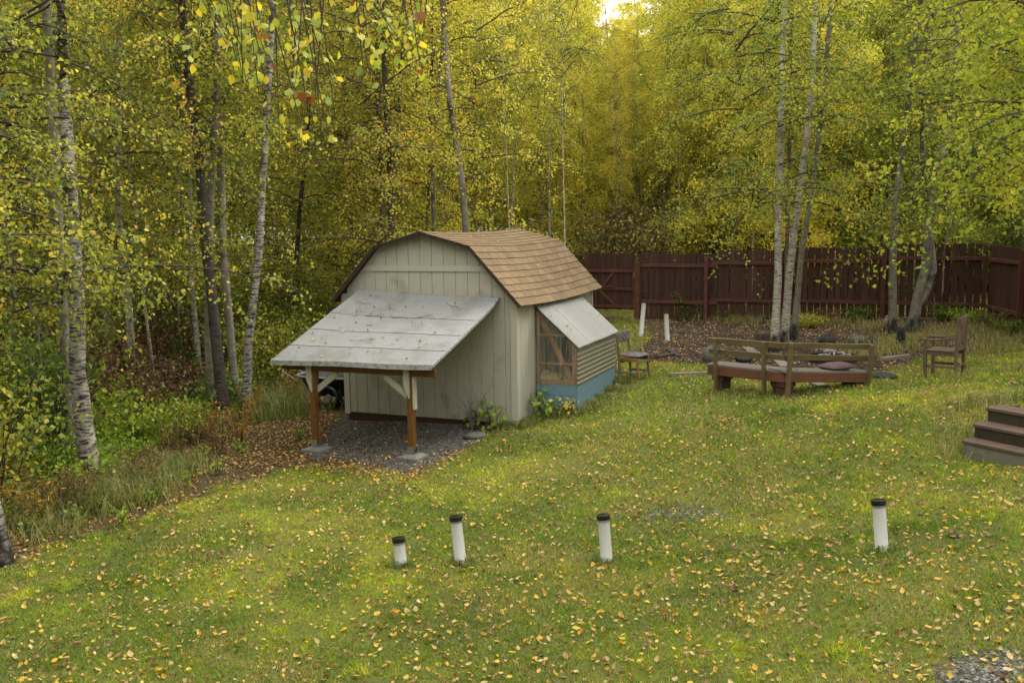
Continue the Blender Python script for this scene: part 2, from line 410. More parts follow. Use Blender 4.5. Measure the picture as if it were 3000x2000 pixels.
# ------------------------------------------------------------------ ground sheet
def masks(x, y):
    sd_ = lambda P, s_: np.clip(sdist(x, y, P) / s_ + .5, 0, 1)
    lawn = np.maximum(sd_(LAWN, .7), sd_(BEY, 1.0)); mul = sd_(MULCH, .6)
    gr = np.maximum(sd_(GRAV, .5), np.maximum(sd_(GRAV2, .6) * .53, sd_(GRAV3, .7) * .62))
    return lawn, mul, gr
def grid(x0, x1, y0, y1, st, name):
    xs = np.arange(x0, x1 + st / 2, st); ys = np.arange(y0, y1 + st / 2, st)
    X, Y = np.meshgrid(xs, ys); nx, ny = len(xs), len(ys)
    x, y = X.ravel(), Y.ravel()
    i = np.arange((ny - 1) * (nx - 1)); r = i // (nx - 1); c = i % (nx - 1); a = r * nx + c
    return x, y, np.stack([a, a + 1, a + nx + 1, a + nx], 1)
gx, gy, gf = grid(-14, 16, -4, 32, .14, 'g')
ox, oy, of = grid(-140, 160, -104, 182, 6, 'o')
keep = [not (ox[f].min() >= -14 and ox[f].max() <= 16 and oy[f].min() >= -4 and oy[f].max() <= 32) for f in of]
of = of[np.array(keep)]
lw, ml, gv = masks(gx, gy)
GV = np.stack([gx, gy, gz(gx, gy)], 1)
OV = np.stack([ox, oy, gz(ox, oy) - .02], 1)
n0 = len(GV); z0 = np.zeros(len(OV))
me = mesh_np('ground', np.concatenate([GV, OV]), np.concatenate([gf, of + n0]), attr={'lawn': np.concatenate([lw, z0]), 'mulch': np.concatenate([ml, z0]), 'gravel': np.concatenate([gv, z0])}, smooth=True)
obj('ground', me, M['ground'], kind='structure', label='mossy lawn, bare forest floor, bark mulch and gravel of the yard')

# ------------------------------------------------------------------ shed
YAW = -.3918
SH = np.array([.0763, 13.9299, -3.0205 + CZ])
UU = np.array([math.cos(YAW), math.sin(YAW), 0]); VV = np.array([-math.sin(YAW), math.cos(YAW), 0])
def sw(u, v, z): return SH + UU * u + VV * v + np.array([0, 0, z])
W_, D_, OVH = 3.05, 3.75, .162
ZR, ZK, UK, ZE, UE = 2.919, 2.701, .834, 1.825, .125
M['siding'] = m_plain('greige siding paint', (.33, .315, .258), .09, 60, .65, (1, 1, .08), .35, .025, ((.25, .23, .175), 2.2, .56), bd=.003)
M['trim'] = m_plain('greige trim paint', (.36, .34, .275), .05, 30, .6, (1, 1, .2), .1, .03)
M['side'] = M['siding']
M['rust_wood'] = m_plain('orange brown stained timber', (.105, .043, .0075), .35, 12, .55, (1, 1, .12), .2, .12, ((.045, .02, .008), 3, .58))
M['rim'] = m_plain('dark brown rim board', (.045, .02, .007), .3, 12, .7, (.2, 1, 1))
M['shingle'] = m_plain('brown asphalt shingle', (.165, .115, .068), .3, 160, .95, (1, 1, 1), .5, .14, ((.125, .09, .05), 2.5, .56), .1, bd=.003)
M['roof_edge'] = m_plain('dark roof edge', (.035, .022, .015), .3, 20, .8)
M['galv'] = m_plain('galvanised post base', (.2, .21, .21), .2, 30, .4, metal=.6)
M['concrete'] = m_plain('concrete', (.13, .125, .11), .25, 14, .9, bmp=.4, dark=((.07, .065, .055), 6, .55))
M['dark_inside'] = m_plain('shed framing', (.045, .036, .027), .2, 10, .9)

def prof_z(u):
    """underside height of the gambrel roof at shed coordinate u"""
    a = abs(u + W_ / 2)
    if a <= UK: return ZR - (ZR - ZK) * a / UK
    k = (W_ / 2 + UE - UK); return ZK - (ZK - ZE) * (a - UK) / k
shed = thing('garden_shed', 'small greige barn-style shed with brown shingled gambrel roof', 'shed', SH, YAW)
# closed core behind the boards
core = [(-W_ + .03, 0), (-.03, 0), (-.03, prof_z(-.03) - .07), (-W_ / 2 + UK, ZK - .07), (-W_ / 2, ZR - .07), (-W_ / 2 - UK, ZK - .07), (-W_ + .03, prof_z(-W_ + .03) - .07)]
mb = MB(); mb.prism(core, lambda p: (p[0], .03, p[1]), lambda p: (p[0], D_ - .03, p[1]))
obj('wall', mb, M['dark_inside'], shed)
def board_poly(u0, u1, zb):
    br = [u for u in (-W_ / 2 - UK, -W_ / 2, -W_ / 2 + UK) if u0 + .001 < u < u1 - .001]
    top = [(u1, prof_z(u1) - .035)] + [(u, prof_z(u) - .035) for u in sorted(br, reverse=True)] + [(u0, prof_z(u0) - .035)]
    return [(u0, zb), (u1, zb)] + top
def prism_in(poly, y0, y1, b=.005):
    """board with a chamfered face: outline shrunk slightly at the outer face"""
    P = np.array(poly); c = P.mean(0)
    Q = P.copy()
    for i in range(len(P)):
        d = c - P[i]; Q[i] = P[i] + np.sign(d) * np.minimum(np.abs(d), b)
    n = len(P); V = [(x, y1, z) for x, z in P] + [(x, y0 + b, z) for x, z in P] + [(x, y0, z) for x, z in Q]
    F = [tuple(range(n)), tuple(range(2 * n, 3 * n))[::-1]]
    for k in (0, 1):
        for i in range(n): j = (i + 1) % n; F.append((k * n + j, k * n + i, (k + 1) * n + i, (k + 1) * n + j))
    mb = MB(); return mb.add(V, F)
edges = [-.10] + [-(.19 + .2032 * i) for i in range(14)] + [-W_ + .09]
for a, b in zip(edges[:-1], edges[1:]):
    obj('siding_board', prism_in(board_poly(b + .0025, a - .0025, 0.0), -.012, .03, .004), M['siding'], shed)
for a, b in zip(edges[:-1], edges[1:]):       # back gable
    o = prism_in(board_poly(b + .0025, a - .0025, 0.0), -.012, .03, .004)
    o.v = [(x, D_ - y, z) for x, y, z in o.v]; o.f = [f[::-1] for f in o.f]
    obj('siding_board', o, M['siding'], shed)
zside = prof_z(0) - .05
for sgn in (1, -1):
    vs = [.075] + [.075 + .1524 * i + .1 for i in range(int((D_ - .25) / .1524))] + [D_ - .075]
    for a, b in zip(vs[:-1], vs[1:]):
        mb = MB(); x0, x1 = (-.03, .0) if sgn > 0 else (-W_ + .0, -W_ + .03)
        mb.box((x0, a + .003, -.02), (x1, b - .003, zside), .003)
        obj('siding_board', mb, M['siding'], shed)
for (u0, u1, v0, v1) in ((-.098, .012, -.028, .0), (-.0, .014, .0, .072), (-W_ - .012, -W_ + .088, -.028, .0), (-W_ - .014, -W_, 0, .072),
                         (-.098, .012, D_, D_ + .028), (0, .014, D_ - .072, D_), (-W_ - .012, -W_ + .088, D_, D_ + .028), (-W_ - .014, -W_, D_ - .072, D_)):
    mb = MB(); mb.box((u0, v0 + .0005, -.03), (u1, v1 - .0005, prof_z(min(0, max(-W_, (u0 + u1) / 2))) - .055), .003)
    obj('corner_trim', mb, M['trim'], shed)
# gable band
zb1, zb2 = 2.31, 2.40
ub = lambda z: W_ / 2 - (UK + (ZK - z) / (ZK - ZE) * (W_ / 2 + UE - UK))
mb = MB(); mb.prism([(-W_ + ub(zb1) + .05, zb1), (-ub(zb1) - .05, zb1), (-ub(zb2) - .06, zb2), (-W_ + ub(zb2) + .06, zb2)], lambda p: (p[0], -.03, p[1]), lambda p: (p[0], -.013, p[1]))
obj('gable_band', mb, M['trim'], shed)
# rim board under the siding
mb = MB(); mb.box((-W_ + .04, .012, -.26), (-.04, .05, -.004), .004); obj('rim_board', mb, M['rim'], shed)
mb = MB(); mb.box((-W_ + .04, D_ - .05, -.3), (-.04, D_ - .012, -.004), .004); obj('rim_board', mb, M['rim'], shed)
for x0 in (-.05, -W_ + .01):
    mb = MB(); mb.box((x0, .06, -.3), (x0 + .035, D_ - .06, -.022), .004); obj('rim_board', mb, M['rim'], shed)
# roof
VT0, VT1 = -OVH, D_ + OVH
def sag(v): return -.045 * math.sin(math.pi * (v - VT0) / (VT1 - VT0))
SL = {'ru': ((-W_ / 2, ZR), (-W_ / 2 + UK, ZK)), 'rl': ((-W_ / 2 + UK, ZK), (UE, ZE)), 'lu': ((-W_ / 2, ZR), (-W_ / 2 - UK, ZK)), 'll': ((-W_ / 2 - UK, ZK), (-W_ - UE, ZE))}
def sp(k, s, v, h=0.):
    (u0, z0_), (u1, z1_) = SL[k]; L = math.hypot(u1 - u0, z1_ - z0_); t = s / L
    nx, nz = -(z1_ - z0_) / L, (u1 - u0) / L
    if nz < 0: nx, nz = -nx, -nz
    return (u0 + (u1 - u0) * t + nx * h, v, z0_ + (z1_ - z0_) * t + nz * h + sag(v))
def slen(k): (a, b), (c, d) = SL[k]; return math.hypot(c - a, d - b)
roof = thing('roof', '', ''); del roof['label']; del roof['category']; roof.parent = shed
for k in SL:
    mb = MB(); nv = 12; L = slen(k); V = []; F = []
    for i in range(nv + 1):
        v = VT0 + (VT1 - VT0) * i / nv
        for s, h in ((-.01 if k[1] == 'u' else -.004, 0), (L, 0), (L, -.028), (0, -.028)): V.append(sp(k, s, v, h))
    for i in range(nv):
        for j in range(4): a = i * 4 + j; b = i * 4 + (j + 1) % 4; F.append((a, b, b + 4, a + 4))
    F += [(3, 2, 1, 0), tuple(nv * 4 + j for j in range(4))]
    mb.add(V, F); obj('roof_deck', mb, M['roof_edge'], roof)
rs = random.Random(5)
def shingle(mb, k, s0, s1, v0, v1, lift=0.):
    V = []
    j = rs.uniform(-.004, .004)
    for v in (v0, v1):
        for s, h in ((s0, .003 + lift), (s1 + j, .014 + lift), (s1 + j, .001 + lift), (s0, 0.0)): V.append(sp(k, s, v, h))
    mb.add(V, [(0, 1, 2, 3), (4, 7, 6, 5), (0, 4, 5, 1), (1, 5, 6, 2), (2, 6, 7, 3), (3, 7, 4, 0)])
for k in SL:
    L = slen(k); nr = max(1, round(L / .14)); ex = L / nr; hid = MB()
    for r in range(nr):
        off = (r % 2) * .1525 + rs.uniform(-.01, .01); v = VT0 - .012 - (.305 - off if off > .02 else 0); 
        while v < VT1 + .01:
            a, b = max(v + .0045, VT0 - .012), min(v + .3, VT1 + .012)
            v += .305
            if b - a < .03: continue
            s0 = max(0., r * ex - .008); s1 = (r + 1) * ex + (.02 if r == nr - 1 and k[1] == 'l' else 0)
            if k[0] == 'r':
                mb = MB(); shingle(mb, k, s0, s1, a, b); obj('shingle', mb, M['shingle'], roof)
            else: shingle(hid, k, s0, s1, a, b)
    if hid.v: obj('shingle_field', hid, M['shingle'], roof, kind='stuff')
capL = 26
for i in range(capL):
    v0 = VT0 - .01 + (VT1 - VT0 + .02) * i / capL; v1 = v0 + (VT1 - VT0) / capL * 1.25; v1 = min(v1, VT1 + .012)
    V = []
    for v, h in ((v0, .02), (v1, .012)):
        c = sp('ru', 0, v, h); l_ = sp('lu', .13, v, h - .004); r_ = sp('ru', .13, v, h - .004)
        V += [l_, c, r_]
    V += [(x, y, z - .006) for x, y, z in V]
    F = [(0, 1, 4, 3), (1, 2, 5, 4), (6, 9, 10, 7), (7, 10, 11, 8), (0, 6, 7, 1), (1, 7, 8, 2), (3, 4, 10, 9), (4, 5, 11, 10), (0, 3, 9, 6), (2, 8, 11, 5)]
    mb = MB(); mb.add(V, F); obj('ridge_shingle', mb, M['shingle'], roof)
# soffit boards under the front overhang
for k in SL:
    for v0, v1 in ((VT0 + .001, VT0 + .02),):
        L = slen(k); V = []
        for v in (v0, v1):
            for s, h in ((0, -.029), (L, -.029), (L, -.05), (0, -.05)): V.append(sp(k, s, v, h))
        mb = MB(); mb.add(V, [(3, 2, 1, 0), (4, 5, 6, 7), (0, 1, 5, 4), (1, 2, 6, 5), (2, 3, 7, 6), (3, 0, 4, 7)])
        obj('rake_board', mb, M['roof_edge'], roof)

# lean-to on the gable wall
M['roll_roof'] = m_plain('grey roll roofing', (.19, .192, .186), .3, 60, .6, (1, 1, 1), .25, .05, ((.155, .15, .136), 2.2, .5))
lean = thing('lean_to', '', ''); del lean['category']; lean['label'] = 'grey sheet lean-to roof on two orange brown posts'; lean.parent = shed
TL, TR, BL, BR = np.array([-2.73, -.03, 1.975]), np.array([-.27, -.03, 1.885]), np.array([-2.96, -2.06, 1.135]), np.array([-.38, -2.06, 1.17])
def lp(a, t, h=0):
    """a 0..1 across, t 0..1 down"""
    p = (TL * (1 - a) + TR * a) * (1 - t) + (BL * (1 - a) + BR * a) * t
    sg = -.03 * math.sin(math.pi * a) * (1 - t) + .006 * math.sin(a * 9 + t * 4)
    curl = .035 * max(0, 1 - t / .06) ** 2
    return p + np.array([0, -.37 * h, h * .93 + sg + curl])
cuts = [0, .335, .565, .785, 1.0]
for i in range(4):
    t0, t1 = cuts[i], cuts[i + 1] + (.012 if i < 3 else 0)
    mb = MB(); na, ntt = 14, 6; V = []; F = []
    for j in range(ntt + 1):
        for q in range(na + 1):
            t = t0 + (t1 - t0) * j / ntt; V.append(lp(q / na, t, .010 - .004 * (i > 0) * 0 + (.006 if j == ntt else .0) + .004 * (3 - i) / 3))
    nn = len(V)
    for j in range(ntt + 1):
        for q in range(na + 1):
            t = t0 + (t1 - t0) * j / ntt; V.append(lp(q / na, t, .001))
    for j in range(ntt):
        for q in range(na):
            a = j * (na + 1) + q; F.append((a, a + 1, a + na + 2, a + na + 1)[::-1]); F.append(tuple(x + nn for x in (a, a + 1, a + na + 2, a + na + 1)))
    for q in range(na):
        a = q; F.append((a, a + 1, a + 1 + nn, a + nn)); a = ntt * (na + 1) + q; F.append((a + 1, a, a + nn, a + 1 + nn))
    for j in range(ntt):
        a = j * (na + 1); F.append((a + na + 1, a, a + nn, a + na + 1 + nn)); a = j * (na + 1) + na; F.append((a, a + na + 1, a + na + 1 + nn, a + nn))
    mb.add(V, F); obj('roofing_sheet', mb, M['roll_roof'], lean)
# folded drip edges
mb = MB(); V = []; F = []
for q in range(15):
    a = q / 14; p = lp(a, 1.0, .011); V += [p + [0, -.004, .002], p + [0, -.012, -.062], p + [0, -.006, -.062], p + [0, .004, -.01]]
for q in range(14):
    for j in range(4): a = q * 4 + j; b = q * 4 + (j + 1) % 4; F.append((b, a, a + 4, b + 4))
F += [(0, 1, 2, 3), (59, 58, 57, 56)]
mb.add(V, F); M['drip'] = m_plain('stained drip edge', (.22, .225, .21), .35, 30, .6, (1, 1, 1), .2, .05, ((.12, .13, .11), 18, .5)); obj('drip_edge', mb, M['drip'], lean)
mb = MB(); V = []; F = []
for q in range(9):
    t = q / 8; p = lp(1, t, .012); V += [p + [-.02, 0, .003], p + [.012, 0, .0], p + [.014, 0, -.035], p + [0, 0, -.03]]
for q in range(8):
    for j in range(4): a = q * 4 + j; b = q * 4 + (j + 1) % 4; F.append((a, b, b + 4, a + 4))
F += [(3, 2, 1, 0), (32, 33, 34, 35)]
mb.add(V, F); obj('side_edge', mb, M['drip'], lean)
# plywood deck and rafters
mb = MB(); V = []; F = []
for j in range(5):
    for q in range(9):
        p = lp(.03 + .955 * q / 8, .03 + .955 * j / 4, -.004); V += [p, p - [0, 0, .014]]
for j in range(4):
    for q in range(8):
        a = (j * 9 + q) * 2; F += [(a, a + 18, a + 20, a + 2), (a + 1, a + 3, a + 21, a + 19)]
for q in range(8): a = q * 2; F.append((a, a + 2, a + 3, a + 1)); a = (36 + q) * 2; F.append((a + 2, a, a + 1, a + 3))
for j in range(4): a = j * 18; F.append((a + 18, a, a + 1, a + 19)); a = j * 18 + 16; F.append((a, a + 18, a + 19, a + 1))
mb.add(V, F)
obj('deck_sheet', mb, M['dark_inside'], lean)
for a in (.06, .24, .42, .6, .78, .95):
    mb = MB(); mb.bar(lp(a, .02, -.06), lp(a, .97, -.06), .07, .038, (0, .3, 1), .003); obj('rafter', mb, M['rust_wood'], lean)
PV = -1.9
zbm = 1.0
mb = MB(); mb.box((-2.86, PV - .045, zbm - .0), (-.40, PV - .008, zbm + .10), .004); obj('beam', mb, M['rust_wood'], lean)
mb = MB(); mb.box((-2.82, PV + .008, zbm - .0), (-.44, PV + .045, zbm + .10), .004); obj('beam', mb, M['rust_wood'], lean)
M['greypaint'] = m_plain('greige bracket paint', (.3, .285, .225), .1, 20, .65, (1, 1, .2), .15, .05)
for pu in (-2.36, -.795):
    g = g1(*sw(pu, PV, 0)[:2]) - SH[2]
    mb = MB(); mb.box((pu - .045, PV - .045 - .0, g + .13), (pu + .045, PV + .045, zbm - .002), .005); obj('post', mb, M['rust_wood'], lean)
    mb = MB(); mb.box((pu - .05, PV - .05, g + .075), (pu + .05, PV - .047, g + .175)); mb.box((pu - .05, PV + .047, g + .075), (pu + .05, PV + .05, g + .175)); mb.box((pu - .05, PV - .047, g + .075), (pu + .05, PV + .047, g + .08))
    obj('post_base', mb, M['galv'], lean)
    mb = MB(); q = np.array([(-.16, -.15), (.15, -.17), (.18, .14), (-.14, .17)]) * 1.0
    mb.add([(pu + x, PV + y, g - .12) for x, y in q] + [(pu + x * 1.0, PV + y, g + .04) for x, y in q] + [(pu + x * .55, PV + y * .55, g + .072) for x, y in q],
           [(3, 2, 1, 0), (0, 1, 5, 4), (1, 2, 6, 5), (2, 3, 7, 6), (3, 0, 4, 7), (4, 5, 9, 8), (5, 6, 10, 9), (6, 7, 11, 10), (7, 4, 8, 11), (8, 9, 10, 11)])
    obj('concrete_pier', mb, M['concrete'], lean)
    # greige cover board with a pointed foot, on the outer face; knee brace along the beam
    y0 = PV - .066
    mb = MB(); mb.prism([(pu - .078, zbm + .09), (pu - .078, zbm - .12), (pu - .005, zbm - .30), (pu + .012, zbm - .30), (pu + .012, zbm + .09)], lambda p: (p[0], y0 - .004, p[1]), lambda p: (p[0], PV - .047, p[1]))
    obj('knee_plate', mb, M['greypaint'], lean)
    sg = 1 if pu < -2 else -1
    mb = MB(); mb.bar((pu + sg * .03, PV, zbm - .30), (pu + sg * .40, PV, zbm - .02), .085, .036, (0, 0, 1), .004); obj('knee_brace', mb, M['greypaint'], lean)
    mb = MB(); mb.bar((pu + .063, PV - .01, zbm - .46), (pu + .063, PV - .01, zbm - .005), .085 if pu > -2 else .06, .03, (0, 1, 0), .004)
    obj('side_cleat', mb, M['greypaint'] if pu > -2 else M['rust_wood'], lean)

# polycarbonate growing box on the side wall
M['blue'] = m_plain('blue board paint', (.115, .185, .225), .1, 25, .55, (.4, .4, 1), .15, .05, ((.08, .155, .21), 4, .6))
M['pine'] = m_plain('weathered orange pine', (.2, .09, .03), .35, 14, .65, (1, 1, .3), .2, .12, ((.14, .07, .035), 5, .56))
M['fibre'] = m_plain('greenish fibreglass sheet', (.26, .24, .15), .12, 12, .45, (1, 1, 1), .05, 0, ((.19, .17, .1), 7, .55))
M['poly_roof'] = m_plain('whitish corrugated polycarbonate', (.42, .4, .35), .14, 10, .3, (.25, 3, 1), .05, 0, ((.33, .29, .23), 9, .6), .5)
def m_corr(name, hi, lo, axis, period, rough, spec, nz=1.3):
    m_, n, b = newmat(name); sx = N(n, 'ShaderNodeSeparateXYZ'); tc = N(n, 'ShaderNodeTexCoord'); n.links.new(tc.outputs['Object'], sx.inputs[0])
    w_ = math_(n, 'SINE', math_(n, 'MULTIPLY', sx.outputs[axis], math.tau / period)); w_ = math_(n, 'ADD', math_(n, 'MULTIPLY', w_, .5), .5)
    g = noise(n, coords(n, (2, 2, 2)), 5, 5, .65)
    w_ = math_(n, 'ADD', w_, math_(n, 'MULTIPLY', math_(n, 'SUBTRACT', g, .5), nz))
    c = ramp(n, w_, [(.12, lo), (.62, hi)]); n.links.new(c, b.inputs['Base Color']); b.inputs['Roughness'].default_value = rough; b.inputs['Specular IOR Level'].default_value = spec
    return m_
M['poly_roof'] = m_corr('corrugated roofing with grime in its valleys', (.25, .243, .225), (.1, .094, .08), 1, .074, .4, .3, .5)  # stripes are grime plus rib shading painted into the colour
M['fibre'] = m_corr('corrugated side sheet with grime in its valleys', (.2, .188, .138), (.12, .112, .078), 2, .0766, .45, .3)  # same striping up the sheet: grime and rib shade in the colour
mm, n, b = newmat('clear corrugated plastic')
b.inputs['Base Color'].default_value = (.75, .72, .62, 1); b.inputs['Roughness'].default_value = .12; b.inputs['Specular IOR Level'].default_value = .6
tr = N(n, 'ShaderNodeBsdfTransparent'); tr.inputs[0].default_value = (.93, .92, .87, 1); ms = N(n, 'ShaderNodeMixShader')
n.links.new(ramp(n, noise(n, coords(n, (6, 6, .4)), 6, 4), [(.35, (.03,) * 3), (.85, (.16,) * 3)]), ms.inputs[0])
n.links.new(tr.outputs[0], ms.inputs[1]); n.links.new(b.outputs[0], ms.inputs[2]); n.links.new(ms.outputs[0], n.nodes['Material Output'].inputs[0]); M['clear'] = mm
gh = thing('growing_box', '', ''); del gh['category']; gh['label'] = 'blue boarded growing box under corrugated plastic against the shed'; gh.parent = shed
S0, S1, E_, ZB, ZT, ZL = .755, 2.855, .705, .508, 1.74, 1.13
for i in range(3):
    z1 = ZB - i * .186; z0_ = z1 - .182
    mb = MB(); mb.box((.018, S0, z0_), (E_ - .03, S0 + .025, z1), .003); obj('board', mb, M['blue'], gh)
    mb = MB(); mb.box((E_ - .027, S0, z0_), (E_, S1, z1), .003); obj('board', mb, M['blue'], gh)
    mb = MB(); mb.box((.018, S1 - .025, z0_), (E_ - .03, S1, z1), .003); obj('board', mb, M['blue'], gh)
slope = (ZL - ZT) / (E_ - .02)
zr_ = lambda u: ZT + slope * (u - .02)
for s_ in (S0, S1 - .05):
    for u0, u1 in ((.018, .062), (E_ - .085, E_ - .04)):
        mb = MB(); mb.box((u0, s_ + .005, ZB), (u1, s_ + .045, zr_(u1) - .03), .003); obj('frame_post', mb, M['pine'], gh)
    for z in (.83, 1.28, 1.57):
        ue_ = min(E_ - .087, .02 + (z + .04 - ZT) / slope)
        mb = MB(); mb.box((.064, s_ + .012, z - .018), (ue_, s_ + .034, z + .018), .003); obj('frame_rail', mb, M['pine'], gh)
    mb = MB(); mb.box((.02, s_ - .006, ZB + .002), (E_ - .006, s_ + .004, ZB + .075), .002); obj('bottom_rail', mb, M['pine'], gh)
    mb = MB(); mb.bar((.035, s_ + .052, ZT - .1), (E_ - .1, s_ + .052, ZB + .04), .085, .02, (1, 0, .6), .003); obj('brace', mb, M['pine'], gh)
    mb = MB(); mb.bar((.02, s_ + .02, ZT - .02), (E_ - .03, s_ + .02, zr_(E_ - .03) - .02), .04, .035, (0, 0, 1), .003); obj('top_rail', mb, M['pine'], gh)
mb = MB(); mb.box((E_ - .038, S0 - .004, ZB), (E_ - .002, S0 + .03, ZL - .0), .003); obj('corner_post', mb, M['pine'], gh)
mb = MB(); mb.box((E_ - .038, S1 - .03, ZB), (E_ - .002, S1, ZL - .02), .003); obj('corner_post', mb, M['pine'], gh)
mb = MB(); mb.box((E_ - .038, S0 + .032, ZL - .055), (E_ - .004, S1 - .032, ZL - .02), .003); obj('eave_rail', mb, M['pine'], gh)
mb = MB(); mb.box((E_ - .03, 1.78, ZB), (E_ - .004, 1.82, ZL - .058), .003); obj('frame_post', mb, M['pine'], gh)
mb = MB(); mb.box((.03, S0 + .03, ZB - .32), (E_ - .03, S1 - .03, ZB - .3)); obj('floor_panel', mb, M['dark_inside'], gh)
# corrugated sheets
def corr(name, mat, P, na, nb, n=None):
    V = []; F = []
    for i in range(na + 1):
        for j in range(nb + 1): V.append(P(i / na, j / nb, 0))
    k = len(V)
    for i in range(na + 1):
        for j in range(nb + 1): V.append(P(i / na, j / nb, 1))
    for i in range(na):
        for j in range(nb):
            a = i * (nb + 1) + j; q = (a, a + 1, a + nb + 2, a + nb + 1); F.append(q); F.append(tuple(x + k for x in q[::-1]))
    for i in range(na):
        for j in (0, nb): a = i * (nb + 1) + j; F.append((a, a + nb + 1, a + nb + 1 + k, a + k))
    for j in range(nb):
        for i in (0, na): a = i * (nb + 1) + j; F.append((a, a + 1, a + 1 + k, a + k))
    me = bpy.data.meshes.new(name); me.from_pydata([tuple(map(float, v)) for v in V], [], F); me.update()
    import bmesh
    bm = bmesh.new(); bm.from_mesh(me); bmesh.ops.recalc_face_normals(bm, faces=bm.faces); bm.to_mesh(me); bm.free()
    return obj(name, me, mat, gh)
nl = 29
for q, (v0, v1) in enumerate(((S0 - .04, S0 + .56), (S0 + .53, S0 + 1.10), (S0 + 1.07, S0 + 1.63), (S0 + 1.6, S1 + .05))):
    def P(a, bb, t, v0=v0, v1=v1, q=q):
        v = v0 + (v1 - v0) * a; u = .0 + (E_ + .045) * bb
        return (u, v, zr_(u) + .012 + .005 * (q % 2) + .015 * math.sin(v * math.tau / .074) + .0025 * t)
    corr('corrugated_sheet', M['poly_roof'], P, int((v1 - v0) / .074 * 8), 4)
corr('side_sheet', M['fibre'], lambda a, bb, t: (E_ + .004 + .0075 * math.sin(a * (ZL - ZB) / .076 * math.tau) + .0025 * t, S0 - .02 + (S1 - S0 + .03) * bb, ZB - .005 + (ZL - ZB - .01) * a), 80, 10)
def fp(s_):
    def P(a, bb, t):
        u = .015 + (E_ - .02) * a; return (u, s_ + .006 * math.sin(u * math.tau / .074) + .002 * t, ZB - .012 + (zr_(u) - .018 - ZB) * bb)
    return P
corr('clear_panel', M['clear'], fp(S0 - .017), 76, 3)
corr('clear_panel', M['clear'], fp(S1 + .012), 76, 3)
# vertical slats at the far end, seen dark through the plastic
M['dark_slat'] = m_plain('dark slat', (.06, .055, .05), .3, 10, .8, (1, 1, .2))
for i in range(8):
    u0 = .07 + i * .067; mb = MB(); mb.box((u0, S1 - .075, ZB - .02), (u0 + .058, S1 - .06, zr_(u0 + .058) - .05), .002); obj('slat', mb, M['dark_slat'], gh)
# straw and a small nest box inside
M['straw'] = m_plain('tan straw', (.3, .22, .13), .35, 40, .9, bmp=.8, bd=.02)
nb_ = thing('nest_box', 'little open wooden nest box on straw behind the clear plastic', 'nest box', sw(.42, S0 + .95, ZB + .0), YAW)
mb = MB(); mb.box((-.2, -.16, 0), (.2, -.15, .02), .001); mb.box((-.2, -.16, .02), (-.188, .16, .17)); mb.box((.188, -.16, .02), (.2, .16, .17)); mb.box((-.188, .148, .02), (.188, .16, .17)); mb.box((-.2, -.15, -.012), (.2, .16, 0))
obj('box_body', mb, M['pine'], nb_)
M['pale_wood'] = m_plain('pale worn board', (.45, .34, .22), .2, 14, .7, (.2, 1, 1))
mb = MB(); mb.bar((0, -.22, .175), (0, .2, .24), .46, .018, (1, 0, 0)); obj('lid', mb, M['pale_wood'], nb_)
sx_, sy_ = 20, 26; V = []; F = []
for i in range(sx_ + 1):
    for j in range(sy_ + 1):
        u = .04 + (E_ - .09) * i / sx_; v = S0 + .03 + 1.9 * j / sy_
        V.append(tuple(sw(u, v, ZB + .02 + .16 * fbm(np.array([u * 5]), np.array([v * 4]), 3)[0] - .12 * (v > S0 + .55) + .1 * math.exp(-((v - S0 - .35) / .2) ** 2) * (1 - u) - .05)))
for i in range(sx_):
    for j in range(sy_): a = i * (sy_ + 1) + j; F.append((a, a + sy_ + 1, a + sy_ + 2, a + 1))
mb = MB(); mb.add(V, F); k = len(V); mb.add([(x, y, z - .3) for x, y, z in V], [f[::-1] for f in F])
o = obj('straw', mb, M['straw'], None, True, kind='stuff', label='pale straw bedding heaped inside the plastic growing box')

# ------------------------------------------------------------------ fence
M['fence'] = m_plain('dark red fence stain', (.06, .026, .018), .4, 10, .75, (1, 1, .12), .2, .2, ((.05, .022, .016), 3, .55))
M['fence_rail_lit'] = m_plain('dark red stain with painted rail light', (.095, .036, .024), .3, 10, .7, (.2, 1, 1), .2, .1)  # fence stain made lighter: light on the rail tops put into the colour
FA = at(1700, 800, 27.1)[:2]; FB = at(2893, 800, 22.4)[:2]
fd = (FB - FA) / np.linalg.norm(FB - FA); fn_ = np.array([fd[1], -fd[0]])      # fn_ points back to the camera side
if fn_ @ (-FA) < 0: fn_ = -fn_
def fence_hit(px, py):
    r = ray(px, py); nn = np.array([fn_[0], fn_[1], 0]); t = ((np.array([*FA, 0]) - CAM) @ nn) / (r @ nn)
    return CAM + r * t
def fs(px): h = fence_hit(px, 800); return float((h[:2] - FA) @ fd)
def fz(px, py): return float(fence_hit(px, py)[2])
FL = float(np.linalg.norm(FB - FA))
fang = math.atan2(fd[1], fd[0])
fence = thing('wooden_fence', 'tall dark red board fence running along the back of the yard', 'fence', (*FA, 0), fang)
